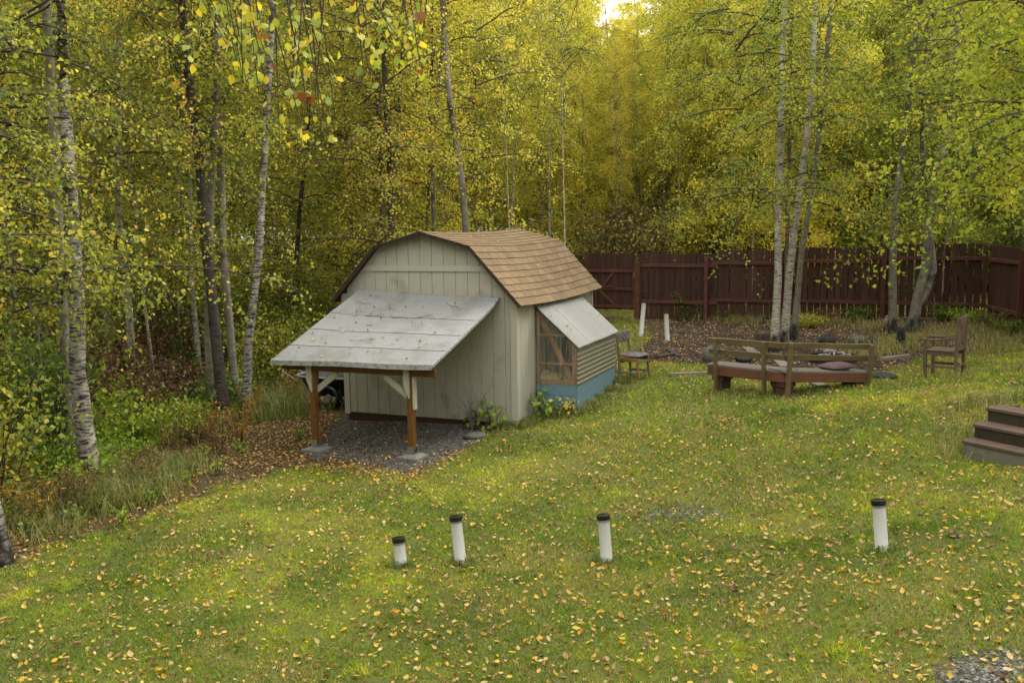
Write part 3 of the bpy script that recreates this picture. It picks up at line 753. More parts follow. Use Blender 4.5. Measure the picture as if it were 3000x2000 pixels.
# local frame: x along the fence, -y towards the camera
sgn_y = -1.0 if (np.array([math.sin(fang), -math.cos(fang)]) @ fn_) > 0 else 1.0
SEC = [(fs(1868), fs(2105), fz(1985, 744), fz(1985, 778), fz(1985, 885)), (fs(2105), fs(2290), fz(2200, 733), fz(2200, 771), fz(2200, 881)),
       (fs(2290), fs(2553), fz(2450, 725), fz(2450, 765), fz(2450, 884)), (fs(2553), FL, fz(2750, 714), fz(2750, 757), fz(2750, 890))]
rf = random.Random(11)
def fg(s): p = FA + fd * s; return g1(p[0], p[1])
for si, (a, b, zt, zr1, zr2) in enumerate(SEC):
    s = a
    while s < b - .03:
        wd = min(.14, b - s - .004); gap = rf.choice([.006, .012, .018, .024]) if si < 2 else rf.choice([.018, .024, .03, .036])
        z0_ = fg(s) + .03
        mb = MB(); tl = rf.uniform(-.003, .003); mb.box((s, .0, z0_), (s + wd, .018, zt + rf.uniform(-.008, .008)), .002)
        obj('plank', mb, M['fence'], fence); s += wd + gap
    for zr in (zr1, zr2):
        mb = MB(); mb.box((a - (.2 if si == 1 else 0), sgn_y * .001 - (.045 if sgn_y < 0 else 0), zr - .045), (b - .004, sgn_y * .001 + (0 if sgn_y < 0 else .045), zr + .045), .004)
        obj('rail', mb, M['fence_rail_lit'], fence)
for px, top in ((2072, 751), (2289, 728), (2590, 716), (2885, 716)):
    s = fs(px); mb = MB(); mb.box((s - .05, sgn_y * .148, fg(s) - .2), (s + .05, sgn_y * .05, fz(px, top)), .005); obj('post', mb, M['fence_rail_lit'], fence)
# return panel towards the camera
FC = FB + np.array([-.9, -6.0]); rd = (FC - FB) / np.linalg.norm(FC - FB)
rfence = thing('wooden_fence', 'dark red side fence coming forward from the back corner at the right', 'fence', (*FB, 0), math.atan2(rd[1], rd[0]))
s = .12; zt = SEC[3][2] - .02
while s < 6:
    p = FB + rd * s; mb = MB(); mb.box((s, 0, g1(*p) + .03), (s + .14, .018, zt + rf.uniform(-.01, .01) - .012 * s), .002); obj('plank', mb, M['fence'], rfence); s += .14 + rf.choice([.001, .003, .006])
for zr in (SEC[3][3] - .02, SEC[3][4] - .02):
    mb = MB(); mb.box((.1, -.047, zr - .045), (6, -.001, zr + .045), .004); obj('rail', mb, M['fence_rail_lit'], rfence)
for s in (2.35, 4.75):
    p = FB + rd * s; mb = MB(); mb.box((s - .05, -.15, g1(*p) - .2), (s + .05, -.05, zt - .05), .005); obj('post', mb, M['fence_rail_lit'], rfence)
# gate
gate = thing('wooden_gate', 'dark red board gate with Z brace left of the fence', 'gate', (*FA, 0), fang)
ga, gb = fs(1712), fs(1862); zt = fz(1790, 742); g0 = fz(1790, 905); s = ga
while s < gb - .02:
    mb = MB(); wd = min(.118, gb - s); mb.box((s, 0, g0 + rf.uniform(-.01, .01)), (s + wd, .018, zt + rf.uniform(-.006, .006)), .002); obj('plank', mb, M['fence'], gate); s += wd + rf.choice([.002, .004, .01])
yy = (-.042, -.002) if sgn_y < 0 else (.02, .06)
zz = [fz(1790, 794), fz(1790, 846), fz(1790, 897)]
for z in zz:
    mb = MB(); mb.box((ga + .02, yy[0], z - .04), (gb, yy[1], z + .04), .004); obj('rail', mb, M['fence_rail_lit'], gate)
ym = (yy[0] + yy[1]) / 2
mb = MB(); mb.bar((fs(1765), ym - .001, zz[1] + .05), (fs(1797), ym - .001, zz[0] - .045), .07, .036, (1, 0, -1)); obj('brace', mb, M['fence_rail_lit'], gate)
mb = MB(); mb.bar((fs(1757), ym - .001, zz[1] - .045), (fs(1802), ym - .001, zz[2] + .045), .08, .036, (1, 0, 1)); obj('brace', mb, M['fence_rail_lit'], gate)
mb = MB(); mb.box((fs(1744), yy[0] - .002, zz[2] + .042), (fs(1747), yy[1], zz[1] - .042), .004); obj('stile', mb, M['fence_rail_lit'], gate)
mb = MB(); mb.box((gb - .075, yy[0] - .003, zz[2] + .042), (gb - .01, yy[1], zz[1] - .042), .004); mb.box((gb - .075, yy[0] - .003, zz[1] + .042), (gb - .01, yy[1], zz[0] - .042), .004); obj('stile', mb, M['fence_rail_lit'], gate)
mb = MB(); mb.box((fs(1758), yy[0] - .03, zz[1] + .05), (fs(1800), yy[0] - .004, zz[1] + .085), .003); obj('latch_bar', mb, M['fence_rail_lit'], gate)
s0 = fs(1871); mb = MB(); mb.box((s0 - .075, sgn_y * .15, fg(s0) - .2), (s0 + .075, sgn_y * .02, fz(1871, 767)), .006)
gp_ = thing('gate_post', 'thick dark red post between the gate and the fence', 'post', (*FA, 0), fang); obj('post', mb, M['fence_rail_lit'], gp_)
mb = MB()
for z in (.05, .0, -.05): mb.box((s0 - .11, sgn_y * .156, fz(1871, 808) + z), (s0 - .082, sgn_y * .07, fz(1871, 808) + z + .03), .003)
obj('hinge', mb, M['galv'], gp_)
lowf = thing('wooden_fence', 'short low red fence end beyond the gate, half hidden by the shed', 'fence', (*FA, 0), fang)
s = fs(1600)
while s < ga - .05: mb = MB(); mb.box((s, 0, .35), (s + .14, .018, fz(1700, 773)), .002); obj('plank', mb, M['fence'], lowf); s += .147

# ------------------------------------------------------------------ unseen house, added behind the viewpoint to block skylight
M['house'] = m_plain('tan house siding', (.2, .17, .12), .1, 8, .7)
M['window_glass'] = m_plain('dark window glass', (.02, .025, .03), .1, 4, .1, bmp=0, spec=.6)
hs = thing('house', 'unseen tan house added behind the viewpoint to block skylight', 'house', (0, -.6, 0))
mb = MB(); mb.box((-9, -9, -.5), (9, 0, 6.6)); obj('wall', mb, M['dark_inside'], hs)
for i in range(35):
    z = -.3 + i * .197; mb = MB(); mb.bar((-9, .012, z + .1), (9, .012, z + .1), .19, .018, (0, .08, 1), .003); obj('siding_board', mb, M['house'], hs)
mb = MB(); mb.prism([(-9.6, 6.3), (-4.5, 9.2), (.4, 6.3), (.4, 6.5), (-4.5, 9.42), (-9.6, 6.5)], lambda p: (-9.5, p[0], p[1]), lambda p: (9.5, p[0], p[1])); obj('roof', mb, M['shingle'], hs)
for x0, z0_ in ((-5.2, .9), (3.4, .9), (-5.2, 3.3), (3.4, 3.3), (-1.0, .9)):
    mb = MB(); mb.box((x0, .02, z0_), (x0 + 1.6, .05, z0_ + 1.2), .004); w_ = obj('window', mb, M['greypaint'], hs)
    mb = MB(); mb.box((x0 + .08, .051, z0_ + .08), (x0 + 1.52, .056, z0_ + 1.12)); obj('pane', mb, M['window_glass'], w_)

# ------------------------------------------------------------------ white pipes
M['pvc'] = m_plain('white pvc', (.31, .31, .275), .06, 10, .4, (1, 1, 1), 0, .04, ((.17, .155, .12), 9, .58), .4)
M['rubber'] = m_plain('black rubber cap', (.006, .006, .008), .2, 20, .35, bmp=0, spec=.5)
M['steel'] = m_plain('steel band', (.3, .28, .22), .2, 30, .4, metal=.7)
M['paper'] = m_plain('faded label', (.3, .3, .2), .3, 80, .7)
def pipe(bx, by, tx, ty, Z, d, label, cap=True, tagd=False):
    g = gp(bx, by) if Z is None else at(bx, by, Z)
    Zt = (g - CAM) @ FW; t_ = at(tx, ty, Zt); ax = t_ - g; H = np.linalg.norm(ax)
    o = thing('vent_pipe', label, 'pipe', g, 0, 'white vent pipes standing in the lawn')
    q = Vector(ax).to_track_quat('Z', 'Y'); o.rotation_euler = q.to_euler()
    r = d / 2; mb = MB(); nn = 28
    mb.tube([(0, 0, -.15), (0, 0, H - .055), (0, 0, H - .05)], [r, r, r * .97], nn); obj('tube', mb, M['pvc'], o, True)
    if cap:
        mb = MB(); mb.tube([(0, 0, H - .064), (0, 0, H - .044)], [r * 1.06, r * 1.06], nn); obj('clamp_band', mb, M['steel'], o)
        mb = MB(); mb.tube([(0, 0, H - .052), (0, 0, H - .047), (0, 0, H - .012), (0, 0, H - .002), (0, 0, H), (0, 0, H), (0, 0, H - .012)], [r * 1.0, r * 1.1, r * 1.13, r * 1.1, r * 1.0, r * .82, r * .8], nn, True)
        obj('rubber_cap', mb, M['rubber'], o)
        mb = MB(); mb.bar((-r * .6, 0, H - .006), (r * .6, 0, H - .006), .01, .008, (0, 1, 0), .001); mb.bar((0, -r * .6, H - .007), (0, r * .6, H - .007), .01, .008, (1, 0, 0), .001); obj('cap_rib', mb, M['rubber'], o)
    if tagd:
        mb = MB(); V = []; F = []
        for i in range(7):
            a = -math.pi / 2 - .75 + i * .17; V += [((r + .0015) * math.cos(a), (r + .0015) * math.sin(a), H - .155), ((r + .0015) * math.cos(a), (r + .0015) * math.sin(a), H - .11)]
        for i in range(6): F.append((2 * i, 2 * i + 2, 2 * i + 3, 2 * i + 1))
        mb.add(V, F); obj('sticker', mb, M['paper'], o)
    return o
pipe(1176, 1655, 1167, 1573, None, .114, 'shortest of the white vent pipes, sunk low in clover, black cap')
pipe(1350, 1648, 1334, 1510, None, .114, 'white vent pipe with black cap, right of the short one')
pipe(1778, 1645, 1767, 1506, None, .114, 'white vent pipe with black cap standing alone in mid lawn')
pipe(2584, 1612, 2573, 1462, None, .114, 'white vent pipe with black cap and faded sticker by the steps', True, True)
pipe(1879, 968, 1887, 881, 23.2, .114, 'far white vent pipe leaning in front of the gate post')
pipe(1955, 990, 1951, 912, 22.2, .114, 'far white vent pipe with wire on its cap before the red fence')

# ------------------------------------------------------------------ benches round the fire pit
M['olive_wood'] = m_plain('weathered olive brown board', (.105, .08, .032), .35, 10, .7, (.15, 1, 1), .25, .12, ((.08, .065, .03), 4, .55))
M['grey_wood'] = m_plain('weathered grey board', (.12, .102, .08), .3, 14, .8, (.12, 1, 1), .3, .12)
M['red_wood'] = m_plain('red brown stained board', (.11, .042, .022), .25, 8, .6, (.2, 1, 1), .15, .1, ((.09, .04, .025), 4, .58))
M['dark_wood'] = m_plain('dark brown post', (.06, .03, .018), .3, 10, .7, (1, 1, .2), .2, .12)
def bench(pa, pb, Za, Zb, label, legs, ext, posts):
    """pa/pb: pixels of the near seat edge at its two ends, Za/Zb their depths"""
    A = at(*pa, Za); B = at(*pb, Zb); B[2] = A[2] + (B[2] - A[2]) * .9
    d = (B - A)[:2]; L = np.linalg.norm(d); ang = math.atan2(d[1], d[0])
    o = thing('park_bench', label, 'bench', (A[0], A[1], 0), ang, 'board benches around the fire pit')
    zs = A[2]; tilt = (B[2] - A[2]) / L
    zz_ = lambda x: zs + tilt * x
    for i in range(4):
        y = i * .098; mb = MB(); mb.bar((-.02, y + .045, zz_(0) - .019), (L + .02, y + .045, zz_(L) - .019), .09, .036, (0, 1, 0), .004); obj('seat_board', mb, M['grey_wood'], o)
    mb = MB(); mb.bar((0, .019, zz_(0) - .108), (L, .019, zz_(L) - .108), .135, .036, (0, 0, 1), .004); obj('apron', mb, M['red_wood'], o)
    mb = MB(); mb.bar((0, .37, zz_(0) - .115), (L, .37, zz_(L) - .115), .15, .036, (0, 0, 1), .004); obj('apron', mb, M['red_wood'], o)
    ca, sa = math.cos(ang), math.sin(ang)
    def gl(x, y): return g1(A[0] + ca * x - sa * y, A[1] + sa * x + ca * y)
    for x in legs:
        x = x * L; mb = MB(); mb.box((x - .07, .05, gl(x, .1) - .06), (x + .07, .33, zz_(x) - .04), .005); obj('leg', mb, M['dark_wood'], o)
        mb = MB(); mb.box((x - .1, .045, zz_(x) - .26), (x + .1, .345, zz_(x) - .192), .004); obj('cleat', mb, M['dark_wood'], o)
    for x in posts:
        x = x * L; gb_ = max(gl(x, 0) - .03, zz_(x) - .48); mb = MB(); mb.bar((x + .0, -.0, gb_), (x, -.06, zz_(x) + .43), .085, .036, (0, 1, 0), .004)
        V = mb; obj('back_post', mb, M['olive_wood'], o)
    for z, y in ((.385, -.03), (.20, -.005)):
        mb = MB(); mb.bar((-ext[0], y + .01 + .045, zz_(0) + z), (L + ext[1], y + .01 + .045, zz_(L) + z), .085, .03, (0, -.12, 1), .004); obj('back_rail', mb, M['olive_wood'], o)
    return o, A, B, ang, L
b1 = bench((2072, 1065), (2298, 1087), 15.0, 14.0, 'left board bench of the pair, empty, weathered grey seat and red apron', (.12, .93), (.0, .0), (.13, .76))
b2 = bench((2304, 1086), (2545, 1091), 13.95, 14.75, 'right board bench of the pair, with a checked cushion lying on it', (.06, .93), (.04, .1), (.015, .995))
# cushion
M['cushion'], n, b = newmat('mauve checked cushion')
ck = N(n, 'ShaderNodeTexChecker'); ck.inputs['Scale'].default_value = 34; ck.inputs['Color1'].default_value = (.13, .085, .085, 1); ck.inputs['Color2'].default_value = (.085, .045, .05, 1)
tcv = coords(n, (1, 1, 1)); mpv = n.nodes[-1] if False else None
n.links.new(tcv, ck.inputs['Vector']); n.links.new(ck.outputs[0], b.inputs['Base Color']); b.inputs['Roughness'].default_value = .95
def cushion_mesh(L, Wd, H):
    V = []; F = []; nu, nv_ = 26, 20
    for side in (1, -1):
        for i in range(nu + 1):
            for j in range(nv_ + 1):
                a = i / nu * 2 - 1; c = j / nv_ * 2 - 1
                k = max(0, (1 - abs(a) ** 3.2)) ** .45 * max(0, (1 - abs(c) ** 3.2)) ** .45
                V.append((a * L / 2 * (1 - .06 * c * c), c * Wd / 2 * (1 - .06 * a * a), H / 2 + side * H / 2 * k * (1 if side > 0 else 1) + .006 * math.sin(9 * a + 5 * c) * k))
    m0 = (nu + 1) * (nv_ + 1)
    for i in range(nu):
        for j in range(nv_):
            a = i * (nv_ + 1) + j; q = (a, a + nv_ + 1, a + nv_ + 2, a + 1); F.append(q); F.append(tuple(x + m0 for x in q[::-1]))
    mb = MB(); return mb.add(V, F)
_, A, B, ang, L = b2
pc = at(2475, 1078, 14.55)
t_ = float(((pc - A)[:2]) @ np.array([math.cos(ang), math.sin(ang)]))
cz = A[2] + (B[2] - A[2]) * t_ / L
o = obj('seat_cushion', cushion_mesh(.52, .36, .11), M['cushion'], None, True)
o.location = (A[0] + math.cos(ang) * t_ - math.sin(ang) * .2, A[1] + math.sin(ang) * t_ + math.cos(ang) * .2, cz); o.rotation_euler = (0, 0, ang)
tag(o, 'mauve checked cushion lying on the right bench', 'cushion')

# ------------------------------------------------------------------ dining chair beside the growing box
M['teak'] = m_plain('faded orange chair wood', (.2, .105, .035), .3, 14, .6, (1, 1, .2), .15, .1)
M['teak_grey'] = m_plain('greyed chair wood', (.16, .14, .095), .25, 14, .75, (1, 1, .2), .15, .1)
M['vinyl'] = m_plain('grey mauve worn upholstery', (.1, .082, .085), .25, 12, .8, (1, 1, 1), .3, .05, ((.19, .165, .16), 9, .6))
fl = gp(1872, 1113)          # near front leg
bl = gp(1811, 1110)
d = (fl - bl)[:2]; ang = math.atan2(d[1], d[0]); Lc = float(np.linalg.norm(d))
ch = thing('dining_chair', 'old dining chair with torn grey padded seat beside the plastic growing box', 'chair', bl, ang)
dd = .42; H = .42
for y in (0, dd):
    mb = MB(); mb.bar((Lc - .0, y, -.04), (Lc - .045, y * .96 + .01, H - .02), .042, .03, (1, 0, 0)); obj('leg', mb, M['teak'], ch)
    mb = MB(); mb.bar((.03, y, -.04), (.02, y * .97 + .008, H - .02), .04, .03, (1, 0, 0)); mb.bar((.02, y * .97 + .008, H - .02), (-.045, y * .97 + .008, .86), .038, .028, (1, 0, 0)); obj('back_leg', mb, M['teak_grey'], ch)
    mb = MB(); mb.bar((.04, y, .13), (Lc - .03, y, .13), .035, .02, (0, 0, 1)); obj('stretcher', mb, M['teak_grey'], ch)
    mb = MB(); mb.bar((.04, y, H - .055), (Lc - .06, y, H - .055), .06, .022, (0, 0, 1)); obj('seat_rail', mb, M['teak'], ch)
mb = MB(); mb.bar((Lc - .04, .02, H - .1), (Lc - .04, dd - .02, H - .1), .055, .022, (0, 0, 1)); obj('stretcher', mb, M['teak_grey'], ch)
mb = MB(); mb.bar((.03, .02, H - .1), (.03, dd - .02, H - .1), .055, .022, (0, 0, 1)); obj('stretcher', mb, M['teak_grey'], ch)
o = obj('seat', cushion_mesh(Lc + .02, dd + .03, .075), M['vinyl'], ch, True); o.location = (Lc / 2, dd / 2, H - .025)
o = obj('backrest', cushion_mesh(dd + .0, .2, .035), M['vinyl'], ch, True); o.rotation_euler = (rad(90 - 8), 0, rad(90)); o.location = (-.005, dd / 2, .76)

# ------------------------------------------------------------------ carved armchair
M['arm_wood'] = m_plain('weathered brown armchair wood', (.11, .07, .045), .3, 12, .75, (1, 1, .25), .2, .1, ((.05, .04, .03), 4, .55))
ZC = 15.4
ax0 = at(2711, 1112, ZC + .1); ax1 = at(2798, 1106, ZC - .2); d = (ax0 - ax1)[:2]; ang = math.atan2(d[1], d[0]); Lc = float(np.linalg.norm(d))
base = np.array([ax1[0], ax1[1], min(ax0[2], ax1[2])]); base[2] = g1(base[0], base[1]) + .0
ac = thing('garden_armchair', 'weathered wooden garden armchair with carved slat back, facing left', 'armchair', base, ang)
dd = .46
scl = .93 * ZC * 168 / 2728 / .93
HT = 172 * ZC / FOC
for y in (0, -dd):
    mb = MB(); mb.bar((0, y, -.05), (0, y, HT * .40), .05, .04, (1, 0, 0)); mb.bar((0, y, HT * .40), (-.03, y, HT), .05, .04, (1, 0, 0)); obj('back_leg', mb, M['arm_wood'], ac)
    mb = MB(); mb.bar((Lc + .01, y, -.05), (Lc + .03, y, HT * .58), .052, .04, (1, 0, 0)); obj('leg', mb, M['arm_wood'], ac)
    mb = MB(); mb.bar((.02, y, HT * .15), (Lc, y, HT * .15), .04, .025, (0, 0, 1)); obj('stretcher', mb, M['arm_wood'], ac)
    pts = [(-.015, y, HT * .66), (.12, y, HT * .635), (.28, y, HT * .60), (Lc - .02, y, HT * .60), (Lc + .08, y, HT * .60), (Lc + .13, y, HT * .57)]
    mb = MB()
    for p, q in zip(pts[:-1], pts[1:]): mb.bar(p, (q[0] + .004, q[1], q[2]), .055, .035, (0, 1, 0), .006)
    obj('arm', mb, M['arm_wood'], ac)
    mb = MB(); mb.bar((.02, y, HT * .38), (Lc + .02, y, HT * .38), .07, .025, (0, 0, 1)); obj('seat_rail', mb, M['arm_wood'], ac)
for z, h in ((.955, .09), (.46, .07)):
    mb = MB(); x = -.03 * (z - .4) / .6; mb.bar((x, -.02, HT * z), (x, -dd + .02, HT * z), h, .025, (0, 0, 1)); obj('back_rail', mb, M['arm_wood'], ac)
# lyre shaped splat
for sgn in (1, -1):
    pts = [(-.015, -dd / 2 + sgn * .10, HT * .50), (-.018, -dd / 2 + sgn * .055, HT * .62), (-.02, -dd / 2 + sgn * .02, HT * .72), (-.023, -dd / 2 + sgn * .05, HT * .82), (-.025, -dd / 2 + sgn * .1, HT * .92)]
    mb = MB()
    for p, q in zip(pts[:-1], pts[1:]): mb.bar(p, q, .06, .018, (0, 1, 0), .003)
    obj('splat', mb, M['arm_wood'], ac)
for i in range(5):
    x = .03 + i * (Lc - .02) / 5; mb = MB(); mb.bar((x + .045, .03, HT * .42), (x + .045, -dd - .03, HT * .42), .085, .02, (1, 0, 0)); obj('seat_slat', mb, M['arm_wood'], ac)
mb = MB(); mb.bar((.0, -.02, HT * .15), (.0, -dd + .02, HT * .17), .04, .025, (0, 0, 1)); obj('stretcher', mb, M['arm_wood'], ac)

# ------------------------------------------------------------------ timber steps
M['tread'] = m_plain('red brown step board', (.08, .05, .037), .25, 10, .6, (.2, 1, 1), .15, .1)
M['riser'] = m_plain('mossy dark riser', (.028, .021, .01), .4, 8, .8, (.2, 1, 1), .2, .1)
M['riser_grey'] = m_plain('grey riser board', (.12, .11, .085), .2, 10, .8, (.2, 1, 1), .15, .05)
st = thing('garden_steps', 'three red brown timber steps climbing the bank at the right edge', 'steps', (0, 0, 0))
P3 = at(2817, 1288, 10.25); zt3 = P3[2]
def on_z(px, py, z):
    r = ray(px, py); return CAM + r * ((z - CZ) / r[2])
e3 = on_z(3000, 1326, zt3); dr = (e3 - P3)[:2]; dr /= np.linalg.norm(dr); bk = np.array([-dr[1], dr[0]])
if bk[1] < 0: bk = -bk
rise = .155
offs = [0, None, None]
for i in range(3):
    zt = zt3 + i * rise
    fe = [P3, on_z(2849, 1240, zt3 + rise), on_z(2888, 1192, zt3 + 2 * rise)][i]
    s_ = float((fe - P3)[:2] @ dr); v_ = float((fe - P3)[:2] @ bk)
    a = P3[:2] + dr * s_ + bk * v_; Ls = 2.0 - s_
    q = lambda x, y, z: (a[0] + dr[0] * x + bk[0] * y, a[1] + dr[1] * x + bk[1] * y, z)
    for k in range(2):
        mb = MB(); mb.bar(q(0, .07 + .15 * k, zt - .019), q(Ls, .07 + .15 * k, zt - .019), .14, .038, (bk[0], bk[1], 0), .005); obj('tread', mb, M['tread'], st)
    hgt = .30 if i == 0 else rise - .04
    mb = MB(); mb.bar(q(.02, .03, zt - .04 - hgt / 2), q(Ls, .03, zt - .04 - hgt / 2), hgt, .035, (0, 0, 1), .004); obj('riser', mb, M['riser_grey'] if i == 0 else M['riser'], st)
    mb = MB(); mb.bar(q(.02, .05, zt - .12), q(.02, .6, zt - .12), .16, .035, (0, 0, 1), .004); obj('stringer', mb, M['riser'], st)

# ------------------------------------------------------------------ things lying about
M['drift'] = m_plain('grey driftwood', (.15, .13, .11), .25, 10, .85, (.15, 1, 1), .3, .1, ((.1, .085, .07), 7, .58))
M['stone'] = m_plain('grey stone', (.1, .097, .085), .3, 9, .9, bmp=.6, bd=.02, dark=((.1, .1, .08), 5, .55))
M['dark_stone'] = m_plain('dark stone', (.03, .03, .028), .3, 9, .85, bmp=.5, bd=.02)
M['moss'] = m_plain('moss', (.12, .15, .015), .4, 30, .95, bmp=.6)
M['rotten'] = m_plain('rotten dark wood', (.05, .035, .025), .4, 12, .9, (1, 1, .3), .6, .1, bd=.02)
def timber(p, q, wd, th, mat, label, cat='timber', name='timber', Zs=None):
    a = gp(*p); b_ = gp(*q); a[2] += th / 2 + .005; b_[2] += th / 2 + .005
    mb = MB(); mb.bar(a, b_, wd, th, (b_ - a)[[1, 0, 2]] * [-1, 1, 0], .006); o = obj(name, mb, mat); return tag(o, label, cat)
timber((1962, 1103), (2085, 1098), .09, .06, M['drift'], 'grey weathered plank lying in the grass left of the benches', 'plank', 'plank')
timber((2582, 1058), (2665, 1048), .09, .07, M['drift'], 'thin grey timber lying right of the benches by the dry grass', 'plank', 'plank')
timber((2190, 1022), (2225, 1052), .2, .04, M['drift'], 'wide grey board lying behind the left bench on the mulch', 'board', 'board')
timber((2272, 1050), (2300, 1078), .2, .04, M['drift'], 'wide grey board pointing at the gap between the benches', 'board', 'board')
timber((2375, 1118), (2420, 1140), .18, .04, M['drift'], 'loose grey board in the grass beneath the right bench', 'board', 'board')
timber((1925, 1052), (1990, 1040), .12, .07, M['rotten'], 'dark rotting log lying on the bark mulch', 'log', 'log')
timber((1958, 1028), (1992, 1048), .1, .05, M['rotten'], 'split dark wood chunk leaning over the rotting log', 'log', 'log')
def rock(px, py, w_, h_, mat, label, seed, moss=False):
    g = gp(px, py); r = np.random.RandomState(seed); V = []; F = []; nu, nv_ = 14, 8
    d_ = r.uniform(.75, 1.15, 3)
    ph = r.uniform(0, 6, 6)
    for j in range(nv_ + 1):
        th = math.pi * j / nv_
        for i in range(nu):
            a = math.tau * i / nu; k = 1 + .13 * math.sin(2 * a + ph[0]) + .09 * math.sin(3 * a + 2 * th + ph[1]) + .07 * math.sin(5 * a + ph[2] + 3 * th)
            V.append((g[0] + w_ / 2 * math.sin(th) * math.cos(a) * k * d_[0], g[1] + w_ / 2 * math.sin(th) * math.sin(a) * k * d_[1], g[2] + h_ * .35 + h_ * .65 * math.cos(th) * k))
    for j in range(nv_):
        for i in range(nu): F.append((j * nu + i, (j + 1) * nu + i, (j + 1) * nu + (i + 1) % nu, j * nu + (i + 1) % nu))
    mb = MB(); mb.add(V, F); o = obj('rock', mb, mat, None, True); tag(o, label, 'rock'); return o
rock(2083, 1058, .34, .3, M['stone'], 'pale grey boulder behind the left end of the left bench', 1)
rock(2425, 1008, .34, .2, M['dark_stone'], 'dark rounded boulder on the mulch beyond the right bench', 2)
rock(2512, 1006, .32, .18, M['stone'], 'grey split boulder beyond the cushion, left of a blackened one', 3)
rock(2552, 1008, .3, .16, M['dark_stone'], 'blackened boulder beside the grey split boulder', 4)
rock(2180, 1055, .45, .12, M['dark_stone'], 'flat dark slab of the fire pit behind the left bench', 5)
rock(1392, 1283, .3, .09, M['stone'], 'flat grey stone at the edge of the gravel by the leafy plant', 6)
rock(2590, 1108, .35, .1, M['dark_stone'], 'small dark stones in grass right of the bench', 8)
# fire pit ring
fpz = gp(2440, 1058)
fpit = thing('fire_pit', 'sooty black fire ring behind the right bench seat', 'fire pit', fpz)
mb = MB(); V = []; F = []
for i in range(32):
    a = i * math.tau / 32
    for r, z in ((.36, 0), (.36, .13), (.335, .13), (.335, 0)): V.append((r * math.cos(a) * 1.3, r * math.sin(a), z))
for i in range(32):
    for j in range(4): F.append((i * 4 + j, ((i + 1) % 32) * 4 + j, ((i + 1) % 32) * 4 + (j + 1) % 4, i * 4 + (j + 1) % 4))
mb.add(V, F); M['soot'] = m_plain('soot black steel', (.012, .012, .013), .3, 12, .7); obj('ring', mb, M['soot'], fpit)
rr = np.random.RandomState(7)
M['ash_wood'] = m_plain('ashy burnt stick', (.3, .28, .25), .5, 9, .9, dark=((.03, .028, .025), 9, .5))
for i in range(12):
    a = rr.uniform(0, 6.28); c = rr.uniform(-.25, .25, 2); l_ = rr.uniform(.12, .3); z = .09 + .01 * i
    mb = MB(); mb.tube([(c[0] - l_ / 2 * math.cos(a), c[1] - l_ / 2 * math.sin(a), z), (c[0], c[1], z + .02), (c[0] + l_ / 2 * math.cos(a), c[1] + l_ / 2 * math.sin(a), z + rr.uniform(-.02, .03))], [.018, .022, .015], 7)
    obj('burnt_stick', mb, M['ash_wood'], fpit)
# birch log standing, dark stump, mossy stump
def stump(px, py, tx, ty, r0, r1, mat, label, name='tree_stump', cat='stump', Z=None, top=None):
    g = gp(px, py) if Z is None else at(px, py, Z); t_ = at(tx, ty, (g - CAM) @ FW)
    o = thing(name, label, cat, g); ax = t_ - g; mb = MB(); nn = 14; pts = [(*(ax * k), ) for k in (-.1, 0, .25, .6, .97, 1)]
    rr_ = [r0 * 1.15, r0 * 1.1, r0, (r0 + r1) / 2, r1, r1 * .85]; mb.tube(pts, rr_, nn); obj('trunk', mb, mat, o, True)
    if top:
        mb = MB(); mb.tube([(*(ax * 1.0), ), (*(ax * 1.02), )], [r1 * .9, r1 * .7], nn); obj('cut_face', mb, top, o)
    return o
stump(2602, 985, 2608, 925, .12, .1, M['bark_white'], 'short cut birch log leaning at the foot of the forked tree', 'birch_log', 'log', 21.5, M['drift'])
stump(2637, 1018, 2642, 960, .09, .07, M['bark_dark'], 'thin dark stump standing in dry grass near the armchair')
stump(2238, 1005, 2236, 975, .2, .19, M['rotten'], 'mossy low stump before the white birch clump', top=M['moss'])
stump(333, 1432, 325, 1378, .07, .06, M['bark_grey'], 'small broken stump beside the big white birch', top=M['rotten'])
mb = MB(); mb.tube([tuple(gp(2795, 1572) + [0, 0, -.05]), tuple(gp(2795, 1572) + [0, 0, .015])], [.05, .055], 12)
o = obj('drain_cap', mb, M['rubber']); tag(o, 'small black drain cap sunk in the lawn near the stickered pipe', 'drain cap')

# black cart behind the lean-to
ct = thing('garden_cart', 'black wheeled cart with grey rim full of leaves behind the lean-to', 'cart', gp(960, 1215) + np.array([0, .8, 0]), -.35)
M['black_plastic'] = m_plain('black plastic', (.012, .012, .013), .2, 10, .35, bmp=0, spec=.5)
M['grey_plastic'] = m_plain('grey plastic rim', (.18, .18, .17), .15, 10, .45, bmp=0)
mb = MB(); V = []; F = []; nn = 24
for z, sx1, sy1 in ((.22, .42, .26), (.52, .62, .36), (.56, .66, .4), (.56, .58, .33), (.46, .5, .28)):
    for i in range(nn):
        a = i * math.tau / nn; c, s = math.cos(a), math.sin(a); V.append((math.copysign(abs(c) ** .6, c) * sx1, math.copysign(abs(s) ** .6, s) * sy1, z))
for j in range(4):
    for i in range(nn): F.append((j * nn + i, j * nn + (i + 1) % nn, (j + 1) * nn + (i + 1) % nn, (j + 1) * nn + i))
F += [tuple(range(nn))[::-1], tuple(range(4 * nn, 5 * nn))]
mb.add(V, F); obj('tub', mb, M['black_plastic'], ct, True)
mb = MB(); pts = []
for i in range(25):
    a = i * math.tau / 24; c, s = math.cos(a), math.sin(a); pts.append((math.copysign(abs(c) ** .6, c) * .67, math.copysign(abs(s) ** .6, s) * .41, .565))
mb.tube(pts, .02, 6, False); obj('rim', mb, M['grey_plastic'], ct, True)
